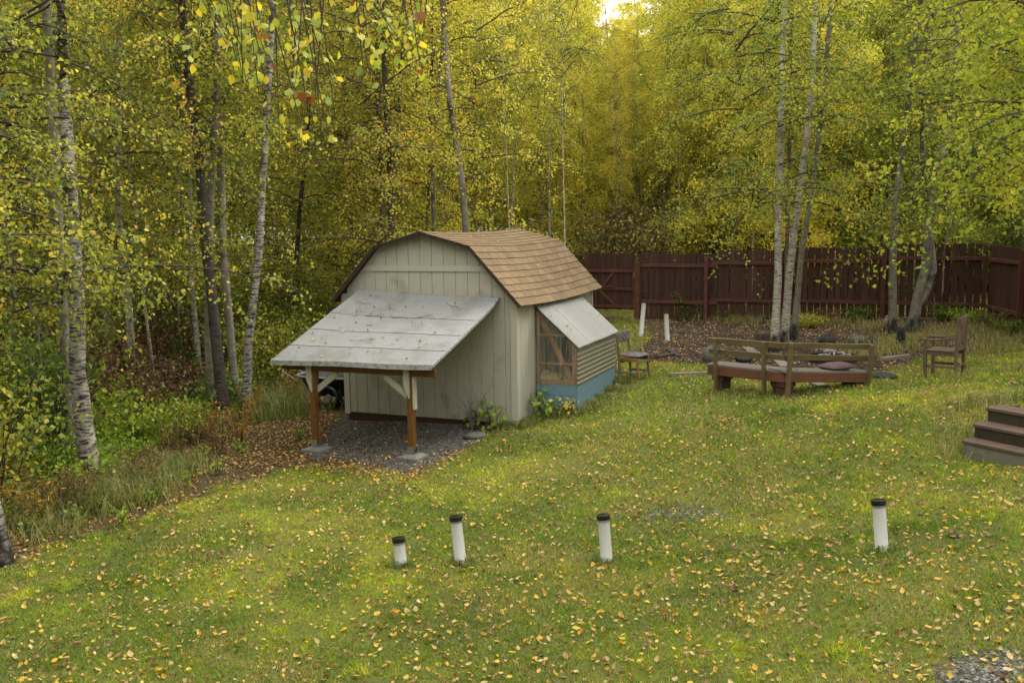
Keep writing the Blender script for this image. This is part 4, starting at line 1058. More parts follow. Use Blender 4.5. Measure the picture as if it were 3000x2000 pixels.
for sy in (-.36, .36):
    mb = MB(); pts = [(.05 + .2 * math.cos(i * math.tau / 20), sy, .2 + .2 * math.sin(i * math.tau / 20)) for i in range(21)]; mb.tube(pts, .04, 8, False); w_ = obj('wheel', mb, M['rubber'], ct, True)
    mb = MB(); mb.tube([(.05, sy - .03, .2), (.05, sy + .03, .2)], .07, 12); obj('hub', mb, M['grey_plastic'], w_)
mb = MB()
mb.tube([(-.6, -.25, .45), (-.95, -.2, .6), (-1.1, 0, .66), (-.95, .2, .6), (-.6, .25, .45)], .014, 6); obj('handle', mb, M['grey_plastic'], ct, True)

# ================================================================== trees
def crown_meshes(seed, h0, h1, R, nl, ntw, nlf, lsize, droop=.5, up=.5, top=.25, bias=1.0):
    """limbs and twigs as one mesh, leaves as another; the axis is the trunk, z from the foot"""
    r = np.random.RandomState(seed)
    z = h0 + (h1 - h0) * r.rand(nl) ** bias; az = r.rand(nl) * math.tau
    k = (z - h0) / (h1 - h0); L = R * (top + (1 - top) * np.sqrt(np.clip(1 - k ** 1.6, 0, 1))) * r.uniform(.6, 1.15, nl)
    el = up * r.uniform(.3, 1.3, nl)
    t = np.linspace(0, 1, 7)
    wob = np.cumsum(r.normal(0, .05, (nl, 7, 2)), 1) * L[:, None, None] * .5; wob[:, 0] = 0
    x = np.cos(az)[:, None] * L[:, None] * t + wob[..., 0]; y = np.sin(az)[:, None] * L[:, None] * t + wob[..., 1]
    zz = z[:, None] + L[:, None] * (np.tan(el)[:, None] * t * .8 - droop * t ** 2 * r.uniform(.5, 1.4, nl)[:, None])
    P = np.stack([x, y, zz], -1)
    Rr = (.0075 * L + .004)[:, None] * (1.05 - .96 * t)
    V1, F1 = tubes(P, Rr, 5)
    # twigs
    n2 = nl * ntw; li = np.repeat(np.arange(nl), ntw); tt = r.uniform(.15, 1, n2); q = tt * 6; i0 = np.minimum(q.astype(int), 5); f = (q - i0)[:, None]
    B = P[li, i0] * (1 - f) + P[li, i0 + 1] * f
    a2 = az[li] + r.normal(0, 1.1, n2); l2 = r.uniform(.35, 1.0, n2) * (.55 + .45 * L[li] / R)
    s = np.linspace(0, 1, 4)
    dz = r.uniform(-.1, .5, n2); dr = r.uniform(.4, 1.3, n2)
    P2 = np.stack([B[:, None, 0] + np.cos(a2)[:, None] * l2[:, None] * s, B[:, None, 1] + np.sin(a2)[:, None] * l2[:, None] * s,
                   B[:, None, 2] + l2[:, None] * (dz[:, None] * s - dr[:, None] * s ** 2)], -1)
    V2, F2 = tubes(P2, np.broadcast_to(.005 * (1.1 - .8 * s), (n2, 4)), 3)
    bm_ = mesh_np('branches', np.concatenate([V1, V2]), np.concatenate([F1, F2 + len(V1)]))
    # leaves
    n3 = n2 * nlf; ti = np.repeat(np.arange(n2), nlf); u = r.uniform(.1, 1.05, n3); q = np.clip(u, 0, .999) * 3; i0 = q.astype(int); f = (q - i0)[:, None]
    Lp = P2[ti, i0] * (1 - f) + P2[ti, i0 + 1] * f + r.normal(0, .05, (n3, 3))
    sz = lsize * r.uniform(.6, 1.25, n3)
    V3, F3 = kites(Lp, sz, r)
    tw = r.rand(n2)[ti] * .45 + r.rand(n3) * .55
    tree_bias = r.rand(nl)[li][ti]
    lf = np.clip(tw * .8 + tree_bias * .25 - .02 + (r.rand(n3) < .05) * .3, 0, 1)
    lm = mesh_np('crown', V3, F3, attr={'lf': np.repeat(lf, 4)})
    return bm_, lm
PROTO = {
    'low1': crown_meshes(1, 1.5, 12, 1.9, 74, 12, 23, .058, bias=1.25), 'low2': crown_meshes(2, 2.0, 12.5, 1.7, 70, 12, 22, .056, .6, bias=1.3),
    'mid1': crown_meshes(3, 3.0, 12.5, 1.8, 70, 12, 22, .06, bias=1.3), 'mid2': crown_meshes(4, 2.6, 12, 2.0, 70, 12, 22, .06, .7, .7, bias=1.25),
    'high': crown_meshes(5, 4.8, 13, 1.6, 52, 11, 18, .062, .4, .8), 'thin': crown_meshes(6, 2.6, 10.5, 1.15, 50, 9, 18, .06, .3, .9),
    'airy': crown_meshes(8, 2.4, 12.5, 2.2, 44, 11, 17, .06, .6, .6, bias=1.2),
    'wide': crown_meshes(10, 2.4, 11, 2.7, 80, 13, 24, .07, .7, .7),
    'far': crown_meshes(7, 2.6, 13.5, 1.7, 84, 10, 20, .088, .35, .9, bias=1.1), 'farlow': crown_meshes(9, 1.0, 13, 1.9, 96, 10, 20, .088, .4, .8, bias=1.2),
}
for b_, l_ in PROTO.values():
    b_.materials.append(M['twig']); l_.materials.append(M['leaf_olive'])
rt = np.random.RandomState(33)
def trunk_mesh(pts, r0, r1, k=11, sub=4, seed=0):
    """pts relative to the foot"""
    r = np.random.RandomState(seed); P = np.array(pts, float); n = len(P)
    q = np.linspace(0, n - 1, (n - 1) * sub + 1); i = np.minimum(q.astype(int), n - 2); f = (q - i)[:, None]
    f = f * f * (3 - 2 * f) * .4 + f * .6
    Q = P[i] * (1 - f) + P[i + 1] * f
    h = Q[:, 2] / max(Q[-1, 2], .1)
    R_ = (r1 + (r0 - r1) * np.exp(-np.clip(Q[:, 2], 0, 20) / 2.0)) * (1 - .45 * np.clip((h - .3) / .7, 0, 1))
    R_ = R_ * (1 + .3 * np.exp(-np.clip(Q[:, 2], 0, 9) / .2)) * (1 + r.normal(0, .025, len(R_)))
    V, F = tubes([Q], [R_], k)
    V = V + r.normal(0, .035, V.shape) * r0 * .6
    return mesh_np('trunk', V, F, smooth=True)
def make_tree(name, label, cat, foot, pts, r0, r1, bark, proto, leaf, group=None, rz=0., tilt=(0, 0), seed=0, csc=1., lift=0.):
    o = thing(name, label, cat, foot, 0, group)
    tr_ = obj('trunk', trunk_mesh(pts, r0, r1, seed=seed), M[bark], o)
    if proto:
        for nm, me, mt in (('branches', PROTO[proto][0], M['twig']), ('crown', PROTO[proto][1], M[leaf])):
            c = obj(nm, me, None, o); c.rotation_euler = (tilt[1], tilt[0], rz); c.scale = (csc, csc, csc if csc > 1 else 1); c.location = (0, 0, lift)
            if nm == 'crown': c.material_slots[0].link = 'OBJECT'; c.material_slots[0].material = mt
    return o
def hero(label, path, Z, wb, wt, bark, proto, leaf, H=13., name='birch_tree', seed=0, rz=0., csc=1., lift=0., kind='tree', ground=True):
    """path: photograph pixels from the foot upwards; Z depth, or None for the ground under the first pixel"""
    if Z is None: foot = gp(*path[0]); Z = (foot - CAM) @ FW
    else: foot = at(*path[0], Z); foot[2] = g1(foot[0], foot[1])
    r = np.random.RandomState(seed + 50)
    pts = [np.array([0, 0, -.2]), np.zeros(3)]; first = at(*path[0], Z)
    for i, (x, y) in enumerate(path[1:]):
        p = at(x, y, Z + .1 * i * r.uniform(-1, 1)) - foot; pts.append(p)
    d = pts[-1] - pts[-2]; d = d / max(d[2], .2)
    d[:2] = np.clip(d[:2], -.25, .25)
    while pts[-1][2] < H: pts.append(pts[-1] + d * 1.5 + np.array([r.normal(0, .06), r.normal(0, .06), 0])); d[:2] *= .7
    m_ = [p for p in pts if p[2] > 5]; m_ = m_[0] if m_ else pts[-1]
    tilt = (math.atan2(m_[0], m_[2]) * .9, -math.atan2(m_[1], m_[2]) * .9)
    # two-point tilt about the foot: rotate the crown so its axis follows the trunk
    o = make_tree(name, label, kind, foot, pts, wb * Z / FOC / 2, wt * Z / FOC / 2, bark, proto, leaf, None, rz, tilt, seed, csc, lift)
    return o
# left edge of the woods
hero('big white birch with black scarred foot at the left edge of the lawn', [(272, 1438), (245, 1240), (226, 1080), (228, 900), (214, 700), (202, 500), (186, 250), (176, 0)], None, 60, 34, 'bark_scarred', 'airy', 'leaf_olive', seed=1, rz=.4)
hero('grey twin stem leaning behind the big white birch', [(215, 1395), (190, 1000), (176, 800), (164, 500), (150, 250), (133, 0)], 12.9, 34, 27, 'bark_grey', 'airy', 'leaf_olive', seed=2, rz=2.4)
hero('birch foot cut by the left border, standing on the leafy lawn edge', [(8, 1650), (-5, 1560), (-40, 1400), (-90, 1100), (-120, 700), (-140, 300)], None, 50, 34, 'bark_scarred', 'mid2', 'leaf_olive', seed=3, rz=1.)
hero('grey trunk at the far left border behind green leaves', [(60, 1250), (30, 1000), (18, 700), (10, 500), (0, 250), (-8, 0)], 15.5, 34, 24, 'bark_grey', 'low2', 'leaf_green', seed=4)
hero('slim pale birch between the big white birch and the dark trunks', [(385, 1080), (378, 900), (362, 780), (348, 640), (345, 450), (350, 250), (345, 0)], 17.5, 26, 18, 'bark_white', 'airy', 'leaf_olive', seed=5, rz=3.)
hero('thin grey birch leaning just right of the big white birch', [(330, 1040), (312, 920), (290, 820), (270, 690), (262, 560), (255, 300), (245, 0)], 19, 20, 14, 'bark_grey', 'airy', 'leaf_olive', seed=6)
hero('nearly black rough trunk in the middle of the left woods', [(652, 1130), (628, 940), (606, 740), (585, 480), (556, 260), (530, 0)], 15.5, 38, 26, 'bark_dark', 'high', 'leaf_olive', seed=7, rz=1.8)
hero('stout brown birch foot just left of the nearly black trunk', [(622, 1125), (610, 1000), (612, 800), (618, 560), (634, 300), (640, 0)], 15.8, 28, 20, 'bark_grey', 'thin', 'leaf_olive', seed=8, rz=.9)
hero('grey birch right of the nearly black trunk', [(690, 1120), (668, 900), (655, 760), (650, 560), (640, 360), (628, 180), (615, 0)], 16.2, 28, 20, 'bark_grey', 'high', 'leaf_olive', seed=9, rz=.3)
hero('white birch bending right between the dark trunks and the lean-to', [(712, 1125), (728, 1000), (745, 860), (760, 720), (768, 560), (776, 400), (786, 240), (800, 0)], 15.6, 30, 20, 'bark_scarred', 'thin', 'leaf_olive', seed=10, rz=2.2)
hero('little mottled birch with one bare bough left of the dark trunks', [(583, 1060), (574, 960), (562, 850), (560, 700), (556, 500)], 19, 20, 12, 'bark_white', 'thin', 'leaf_olive', H=9, seed=11)
hero('slender dark birch close to the left end of the lean-to roof', [(860, 1000), (866, 800), (880, 600), (905, 350), (900, 0)], 22, 18, 12, 'bark_dark', 'low1', 'leaf_olive', seed=12, rz=4)
# behind the shed
hero('reddish brown trunk behind the shed, leftmost of the pair above its gable', [(1128, 900), (1123, 690), (1118, 520), (1110, 320), (1105, 100), (1100, 0)], 20.5, 20, 16, 'bark_brown', 'thin', 'leaf_olive', seed=13)
hero('dark trunk touching the reddish brown one above the shed gable', [(1150, 900), (1147, 690), (1142, 480), (1130, 280), (1122, 100), (1118, 0)], 20, 22, 17, 'bark_dark', 'airy', 'leaf_olive', seed=14, rz=2)
hero('pale barkless trunk leaning right above the shed gable', [(1140, 900), (1150, 620), (1158, 480), (1168, 360), (1178, 200)], 21, 20, 13, 'bark_grey', 'thin', 'leaf_yellow', seed=15)
hero('grey trunk rising from behind the shed ridge, with a tan neighbour', [(1272, 900), (1272, 680), (1268, 500), (1272, 400), (1290, 200), (1310, 0)], 21.5, 20, 13, 'bark_grey', 'airy', 'leaf_yellow', seed=16, rz=1)
hero('tan thin trunk standing against a grey one behind the shed ridge', [(1245, 900), (1250, 680), (1256, 560), (1262, 430), (1265, 200)], 21.8, 13, 9, 'bark_brown', 'thin', 'leaf_yellow', seed=17)
hero('tall brown birch leaning left behind the middle of the shed roof', [(1375, 900), (1366, 680), (1354, 540), (1336, 420), (1318, 300), (1302, 100), (1296, 0)], 20.5, 28, 18, 'bark_grey', 'airy', 'leaf_yellow', seed=18, rz=5)
# centre, far behind the fence
hero('tall thin white birch with bare tip against the gap of sky', [(1828, 760), (1822, 650), (1814, 540), (1800, 430), (1789, 300), (1783, 180), (1776, 60), (1772, 10)], 36, 11, 5, 'bark_white', None, 'leaf_yellow', H=10.8, seed=19)
hero('thin pale birch right of the gap of sky', [(1952, 780), (1949, 560), (1951, 380), (1953, 200), (1957, 60)], 38, 10, 6, 'bark_white', 'far', 'leaf_yellow', seed=20)
# right clump
hero('straight white birch at the front of the clump before the red fence', [(2268, 985), (2279, 820), (2280, 640), (2284, 500), (2287, 350), (2293, 140), (2300, 0)], 19.6, 27, 18, 'bark_white', 'airy', 'leaf_green', seed=21, rz=1.4, lift=.6)
hero('white birch sloping right from the foot of the straight one', [(2296, 972), (2314, 790), (2326, 690), (2344, 560), (2364, 400), (2381, 230), (2385, 80), (2388, 0)], 20, 26, 19, 'bark_white', 'airy', 'leaf_green', seed=22, rz=3.3, lift=.6)
hero('brownish birch at the back of the clump, leaning right', [(2326, 930), (2348, 740), (2372, 600), (2395, 430), (2415, 280), (2430, 60)], 21, 20, 14, 'bark_grey', 'high', 'leaf_green', seed=23, rz=.2)
hero('dim brown stem half hidden behind the straight white birch', [(2304, 900), (2306, 700), (2312, 480), (2314, 250), (2322, 0)], 22.2, 16, 11, 'bark_brown', 'mid1', 'leaf_olive', seed=24, lift=.5)
hero('smooth grey aspen left of the forked leaning tree', [(2618, 938), (2615, 800), (2620, 660), (2632, 530), (2650, 400), (2668, 240), (2690, 60), (2698, 0)], 20.8, 25, 18, 'bark_grey', 'airy', 'leaf_green', seed=25, rz=4.1, lift=.5)
o_ = hero('gnarled leaning tree that forks before the red fence', [(2672, 930), (2690, 865), (2712, 790), (2718, 700), (2730, 590), (2752, 480), (2782, 370), (2800, 200), (2812, 0)], 20.6, 34, 22, 'bark_grey', 'airy', 'leaf_green', seed=26, rz=5.2, lift=.4)
fk = trunk_mesh([np.array(at(*p, 20.6)) - np.array(o_.location) for p in ((2685, 900), (2714, 858), (2736, 790), (2732, 730), (2722, 680))], .085, .08, seed=4)
obj('second_stem', fk, M['bark_grey'], o_)
fk = trunk_mesh([np.array(at(*p, 20.7)) - np.array(o_.location) for p in ((2722, 620), (2703, 500), (2700, 380), (2706, 230), (2722, 0))], .07, .05, seed=5)
obj('second_stem', fk, M['bark_brown'], o_)

# woods filled in behind: each tree with its own trunk, branches and crown
gap = lambda u, Z: .075 < u < .155 and Z < 60
def zone_of(u, Z):
    if u < -.3: return 0
    if u < .1: return 1
    if u < .33: return 2
    return 3
ZL_ = [[('leafy birch standing deep in the shade of the left woods', 'birches deep in the left woods'), ('yellowing birch standing farther back in the left woods', 'yellowing birches farther back left')],
       [('birch with mixed green and yellow leaves behind the shed', 'birches behind the shed'), ('bright yellow birch far behind the shed', 'yellow birches far behind the shed')],
       [('golden birch beyond the fence in the middle distance', 'golden birches beyond the fence'), ('far golden birch at the back of the clearing', 'far golden birches')],
       [('green birch beyond the red fence at the right', 'green birches beyond the right fence'), ('distant green birch beyond the red fence at the right', 'distant green birches at the right')]]
placed = []
def far_ok(x, y, dmin):
    return all((x - a) ** 2 + (y - b) ** 2 > dmin ** 2 for a, b in placed)
TM = [trunk_mesh([(0, 0, -.2), (0, 0, 0), (.05, .02, 2), (.1 * s, .06, 4.5), (.12 * s, -.05, 8), (.05, .1, 12), (0, 0, 13.5)], .095, .03, 9, 3, seed=60 + i) for i, s in enumerate((1, -1, .5, -2, 2.4))]
cnt = 0; tries = 0
while cnt < 292 and tries < 12000:
    tries += 1
    Z = 10.5 + 50 * rt.rand() ** 1.2; u = rt.uniform(-.72, .74); x = u * Z; y = Z
    if rt.rand() < .25: Z = rt.uniform(40, 62); u = rt.uniform(-.05, .4); x = u * Z; y = Z
    lim = np.interp(u, [-.75, -.5, -.42, -.3, -.2, -.04, .0, .12, .3, .5, .75], [10, 13.5, 16.2, 19, 20.5, 22, 29.5, 30.5, 28, 25.5, 24])
    if Z < lim + .5: continue
    if .07 < u < .15 and Z < 42: continue
    if not far_ok(x, y, 1.45 if Z < 30 else 1.7): continue
    placed.append((x, y)); cnt += 1
    zn = zone_of(u, Z); deep = 1 if Z > (24, 30, 42, 38)[zn] else 0
    lab, grp = ZL_[zn][deep]
    leaf = [['leaf_olive', 'leaf_olive'], ['leaf_olive', 'leaf_yellow'], ['leaf_yellow', 'leaf_yellow'], ['leaf_green', 'leaf_green']][zn][deep]
    if rt.rand() < .15: leaf = 'leaf_green' if zn in (1, 2) else 'leaf_yellow' if deep else leaf
    pr = ['low1', 'low2', 'mid1', 'mid2', 'high', 'thin'][rt.randint(6)] if Z < 34 else 'far'
    if Z > 28 and zn > 1 and rt.rand() < .6: pr = 'farlow'
    sc = rt.uniform(.85, 1.12) if Z < 34 else rt.uniform(.8, 1.05) if .05 < u < .2 else rt.uniform(.95, 1.3)
    top_ = np.interp(u, [-.2, .0, .07, .088, .13, .15, .22, .4], [.5, .36, .27, .175, .18, .27, .36, .5]); sc = min(sc, (CZ + top_ * Z) / 14.0)
    z = g1(x, y)
    bk = ['bark_white', 'bark_pale', 'bark_grey', 'bark_brown', 'bark_pale'][rt.randint(5)]
    lab = {'bark_white': 'white-stemmed ', 'bark_pale': 'pale-stemmed ', 'bark_grey': 'grey-stemmed ', 'bark_brown': 'brown-stemmed '}[bk] + lab
    if pr in ('thin', 'high'): lab = 'narrow ' + lab
    o = thing('birch_tree', lab, 'tree', (x, y, z), rt.uniform(0, 6.28), grp); o.scale = (sc, sc, sc)
    o.rotation_euler = (rt.normal(0, .03), rt.normal(0, .03), rt.uniform(0, 6.28))
    t = obj('trunk', TM[rt.randint(5)], M['bark_white'], o); t.material_slots[0].link = 'OBJECT'
    t.material_slots[0].material = M[bk]
    k = rt.uniform(.35, .85) if Z < 34 else rt.uniform(.4, .8); t.scale = (k, k, 1)
    obj('branches', PROTO[pr][0], None, o)
    c = obj('crown', PROTO[pr][1], None, o); c.material_slots[0].link = 'OBJECT'; c.material_slots[0].material = M[leaf]

GT = [(.076, 44, .27), (.09, 47, .205), (.1, 44, .17), (.108, 50, .165), (.117, 45, .175), (.126, 48, .205), (.135, 44, .26), (.143, 49, .3), (.095, 54, .2), (.112, 56, .195), (.128, 55, .23)]
def plain_tree(x, y, label, pr, leaf, sc=1., bark='bark_grey', group=None, k=1.):
    o = thing('birch_tree', label, 'tree', (x, y, g1(x, y)), 0, group); o.scale = (sc,) * 3
    t = obj('trunk', TM[rt.randint(5)], M[bark], o); t.material_slots[0].link = 'OBJECT'; t.material_slots[0].material = M[bark]; t.scale = (k, k, 1)
    b_ = obj('branches', PROTO[pr][0], None, o); c = obj('crown', PROTO[pr][1], None, o); c.material_slots[0].link = 'OBJECT'; c.material_slots[0].material = M[leaf]
    b_.rotation_euler = c.rotation_euler = (0, 0, rt.uniform(0, 6.28))
    return o
plain_tree(9.3, 14.4, 'bright green tree reaching in from the right border above the side fence', 'wide', 'leaf_bright', 1.2)
for u_, Z_, t_ in GT: plain_tree(u_ * Z_, Z_, 'low golden birch under the gap of sky at the end of the clearing', 'farlow' if Z_ % 2 else 'far', 'leaf_yellow', (CZ + t_ * Z_) / 13.6, 'bark_pale', 'low birches under the gap of sky', .6)
plain_tree(7.9, 11.2, 'nearest bright green tree at the right border beyond the steps', 'wide', 'leaf_bright', 1.1)
plain_tree(2.4, 34, 'yellow birch rising behind the elder bush beyond the gate', 'farlow', 'leaf_yellow', .85)
plain_tree(-4.3, 25.5, 'leafy birch filling the gap behind the left slope of the shed roof', 'low1', 'leaf_olive', 1.1)
plain_tree(-3.4, 28, 'yellow birch behind the leafy birch left of the shed gable', 'low2', 'leaf_yellow', 1.1)
plain_tree(10.6, 17.6, 'green tree between the side fence and the forked tree at the right border', 'wide', 'leaf_bright', 1.05)
for i, (x, y) in enumerate(((14.5, 11), (15, 16), (16, 6), (13.5, 2), (-11, 6), (-10, 1.5), (-13, 10), (-12, -4), (15, -4), (14, 20), (17, 24), (-11, -1), (-8.5, 4.5), (-10.5, 3.5), (-13, 2), (-14, -2), (-8, -12), (-4, -13), (0, -12.5), (4, -13), (8, -12), (12, -9), (-12, -9), (13, 8))):
    plain_tree(x, y, 'unseen birch added at the side of the yard to block light', ('mid1', 'low2', 'mid2')[i % 3], ('leaf_green', 'leaf_olive')[i % 2], 1.1, group='added unseen birches at the sides of the yard')  # out of view, added so that less sky light reaches the yard

rp_ = np.random.RandomState(44); k = 0; pl_ = []
while k < 34:
    u = rp_.uniform(-.06, .5); Z = rp_.uniform(30, 39) if u > .08 else rp_.uniform(23, 34); x, y = u * Z, Z
    if any((x - a) ** 2 + (y - b) ** 2 < 1.2 for a, b in pl_) or (Z < 31 and u > .08 and Z < 29 + 0 * u): continue
    pl_.append((x, y)); k += 1
    o = plain_tree(x, y, 'slender pale birch pole with bare lower stem among the golden trees', 'high', ('leaf_yellow', 'leaf_olive')[k % 2], rp_.uniform(.62, .8) if .07 < u < .15 else rp_.uniform(.85, 1.1), ('bark_pale', 'bark_white', 'bark_grey')[k % 3], 'slender birch poles beyond the yard', rp_.uniform(.35, .6))
    for c in o.children:
        if c.name.split('.')[0] != 'trunk': c.scale = (.6, .6, 1)
    o.rotation_euler = (rp_.normal(0, .035), rp_.normal(0, .035), 0)

# the woods beyond the last single trees, one mass all round
rw = np.random.RandomState(91); n = 90000
a_ = rw.uniform(-2.2, 2.2, n); r_ = 66 + 10 * rw.rand(n); top_ = np.interp(np.tan(np.clip(a_, -1.3, 1.3)), [-.2, .0, .07, .09, .13, .15, .22], [15, 15, 13, 10, 10, 14, 16])
top_ = top_ * (.85 + .3 * vnoise(a_ * 14, r_ * .2, 5)); zz_w = top_ * rw.rand(n) ** .9
xw, yw = r_ * np.sin(a_), r_ * np.cos(a_)
V, F = kites(np.stack([xw, yw, zz_w + .2], 1), .42 * rw.uniform(.6, 1.4, n), rw, .1, .8)
tw_ = []
for k in range(240):
    a = rw.uniform(-1.0, 1.0); q = rw.uniform(63, 70); x0, y0 = q * math.sin(a), q * math.cos(a); tw_.append([(x0, y0, -.5), (x0 + rw.normal(0, .3), y0, 6), (x0 + rw.normal(0, .5), y0, 11)])
lf_ = np.clip(.2 + .6 * vnoise(a_ * 18, zz_w * .4, 8) + .3 * rw.rand(n), 0, 1)
obj('far_woods', mesh_np('far_woods', V, F, attr={'lf': np.repeat(lf_, 4)}), M['leaf_yellow'], kind='stuff', label='distant yellowing woods that close off the view behind the single trees')
V, F = tubes(np.array(tw_), np.broadcast_to([.13, .09, .03], (240, 3)), 5)
obj('far_trunks', mesh_np('far_trunks', V, F), M['bark_pale'], kind='stuff', label='pale stems of the distant woods')
# ------------------------------------------------------------------ shrubs, saplings, undergrowth
def bush_meshes(seed, n, h, R, nlf, ls, w_=.75, spread=.5):
    r = np.random.RandomState(seed); az = r.rand(n) * math.tau; rr0 = r.rand(n) * R * .35; H = h * r.uniform(.55, 1.05, n); sp = R * r.uniform(.15, 1, n) * spread * 2
    t = np.linspace(0, 1, 5)
    P = np.stack([np.cos(az)[:, None] * (rr0[:, None] + sp[:, None] * t ** 1.4), np.sin(az)[:, None] * (rr0[:, None] + sp[:, None] * t ** 1.4), H[:, None] * (t - .12 * t ** 3)], -1) + r.normal(0, .02, (n, 5, 3)) * h
    P[:, 0, 2] = -.05
    V1, F1 = tubes(P, np.broadcast_to(.008 * (1.1 - .8 * t), (n, 5)) * (.6 + .4 * h), 4)
    n3 = n * nlf; ti = np.repeat(np.arange(n), nlf); u = r.uniform(.15, 1.02, n3); q = np.clip(u, 0, .999) * 4; i0 = q.astype(int); f = (q - i0)[:, None]
    Lp = P[ti, i0] * (1 - f) + P[ti, i0 + 1] * f; Lp = Lp + r.normal(0, .11 * R + .03, (n3, 3)) * [1, 1, .6]
    V3, F3 = kites(Lp, ls * r.uniform(.6, 1.3, n3), r, .12, w_, 1.2)
    lf = np.clip(r.rand(n)[ti] * .35 + r.rand(n3) * .65, 0, 1)
    return mesh_np('stems', V1, F1), mesh_np('foliage', V3, F3, attr={'lf': np.repeat(lf, 4)})
BUSH = {'big': bush_meshes(1, 34, 2.0, .9, 62, .08), 'mid': bush_meshes(2, 30, 1.2, .7, 46, .075), 'low': bush_meshes(3, 26, .6, .5, 34, .06),
        'sap': bush_meshes(4, 9, 3.4, .6, 150, .07, .7, .35), 'tiny': bush_meshes(5, 6, .35, .14, 8, .055), 'fire': bush_meshes(6, 9, .8, .25, 34, .1, .16, .6),
        'dense': bush_meshes(8, 60, 2.6, 1.2, 60, .08)}
for a_, b_ in BUSH.values(): a_.materials.append(M['twig']); b_.materials.append(M['leaf_shrub'])
def bush(kind, leaf, x, y, label, name='shrub', cat='shrub', group=None, sc=1., z=None):
    o = thing(name, label, cat, (x, y, (g1(x, y) if z is None else z) - .01), rt.uniform(0, 6.28), group); o.scale = (sc, sc, sc * rt.uniform(.9, 1.1))
    obj('stems', BUSH[kind][0], None, o); c = obj('foliage', BUSH[kind][1], None, o); c.material_slots[0].link = 'OBJECT'; c.material_slots[0].material = M[leaf]
    return o
def bpx(kind, leaf, px, py, label, Z=None, **kw):
    p = gp(px, py) if Z is None else at(px, py, Z); return bush(kind, leaf, p[0], p[1], label, **kw)
def scatter(n, box, kind, leafs, label, group, dmin, scr=(.8, 1.2), name='shrub', cat='shrub', seed=0, ok=None):
    r = np.random.RandomState(seed); pl = []; k = 0; tr = 0
    while k < n and tr < 4000:
        tr += 1; u = r.uniform(box[0], box[1]); Z = r.uniform(box[2](u) if callable(box[2]) else box[2], box[3]); x, y = u * Z, Z
        if ok and not ok(x, y): continue
        if any((x - a) ** 2 + (y - b) ** 2 < dmin ** 2 for a, b in pl): continue
        pl.append((x, y)); k += 1
        bush(kind if isinstance(kind, str) else kind[r.randint(len(kind))], leafs[r.randint(len(leafs))], x, y, label, name, cat, group, r.uniform(*scr))
edge = lambda u: float(np.interp(u, [-.75, -.55, -.45, -.36, -.3, -.25, -.2, .1], [8.5, 10.3, 12.3, 14.6, 16.0, 17.6, 20, 20.5]))
scatter(12, (-.62, -.46, lambda u: edge(u) + .2, 16), ('big', 'mid'), ['leaf_shrub', 'leaf_green', 'leaf_shrub', 'leaf_olive'], 'broad-leaved green bush at the left border of the woods', 'green bushes at the left border', .8, (.85, 1.2), seed=1)
scatter(22, (-.5, -.33, lambda u: edge(u) + 1.6, 22), ('mid', 'big'), ['leaf_red'], 'russet and dark red bush under the birches of the left woods', 'russet bushes in the left woods', .9, (.7, 1.0), seed=2)
scatter(24, (-.5, -.28, lambda u: edge(u) - .5, 17.5), ('low', 'mid', 'low'), ['leaf_lime', 'leaf_shrub', 'leaf_lime'], 'light green shrub at the edge of the left woods', 'light green shrubs at the wood edge', .6, (.7, 1.1), seed=3)
scatter(16, (-.34, -.2, lambda u: edge(u) + .4, 25), ('mid', 'big'), ['leaf_shrub', 'leaf_olive'], 'green undergrowth bush between the birches and the shed', 'bushes left of the shed', .8, (.8, 1.1), seed=4)
scatter(14, (-.7, -.2, 22, 34), ('dense',), ['leaf_olive'], 'thick olive sapling thicket deep in the left woods', 'thickets deep in the left woods', 1.6, (.9, 1.3), name='thicket', cat='thicket', seed=5)
scatter(15, (-.24, -.03, 21, 34), ('dense', 'sap'), ['leaf_yellow', 'leaf_olive'], 'yellowing thicket behind the shed', 'thickets behind the shed', 1.3, (.9, 1.3), name='thicket', cat='thicket', seed=6)
scatter(34, (.06, .36, 30, 48), ('dense', 'sap', 'big'), ['leaf_dull', 'leaf_rust', 'leaf_dull', 'leaf_olive'], 'orange and yellow brush beyond the red fence', 'brush beyond the fence', 1.3, (1.0, 1.6), name='thicket', cat='thicket', seed=7)
scatter(20, (.3, .75, 28, 41), ('dense', 'big'), ['leaf_green', 'leaf_yellow', 'leaf_shrub'], 'green brush beyond the right part of the fence', 'green brush beyond the right fence', 1.3, (.9, 1.4), name='thicket', cat='thicket', seed=8)
scatter(12, (-.3, .4, 33, 55), ('sap',), ['leaf_yellow', 'leaf_rust'], 'thin yellow sapling far behind the yard', 'far yellow saplings', 1.5, (1.2, 1.9), name='sapling', cat='sapling', seed=9)
bpx('dense', 'leaf_shrub', 1735, 690, 'dark green elder bush beyond the gate', Z=31.5, sc=1.15)
bpx('big', 'leaf_shrub', 1680, 745, 'small bright green bush just behind the gate', Z=30.5, sc=.85)
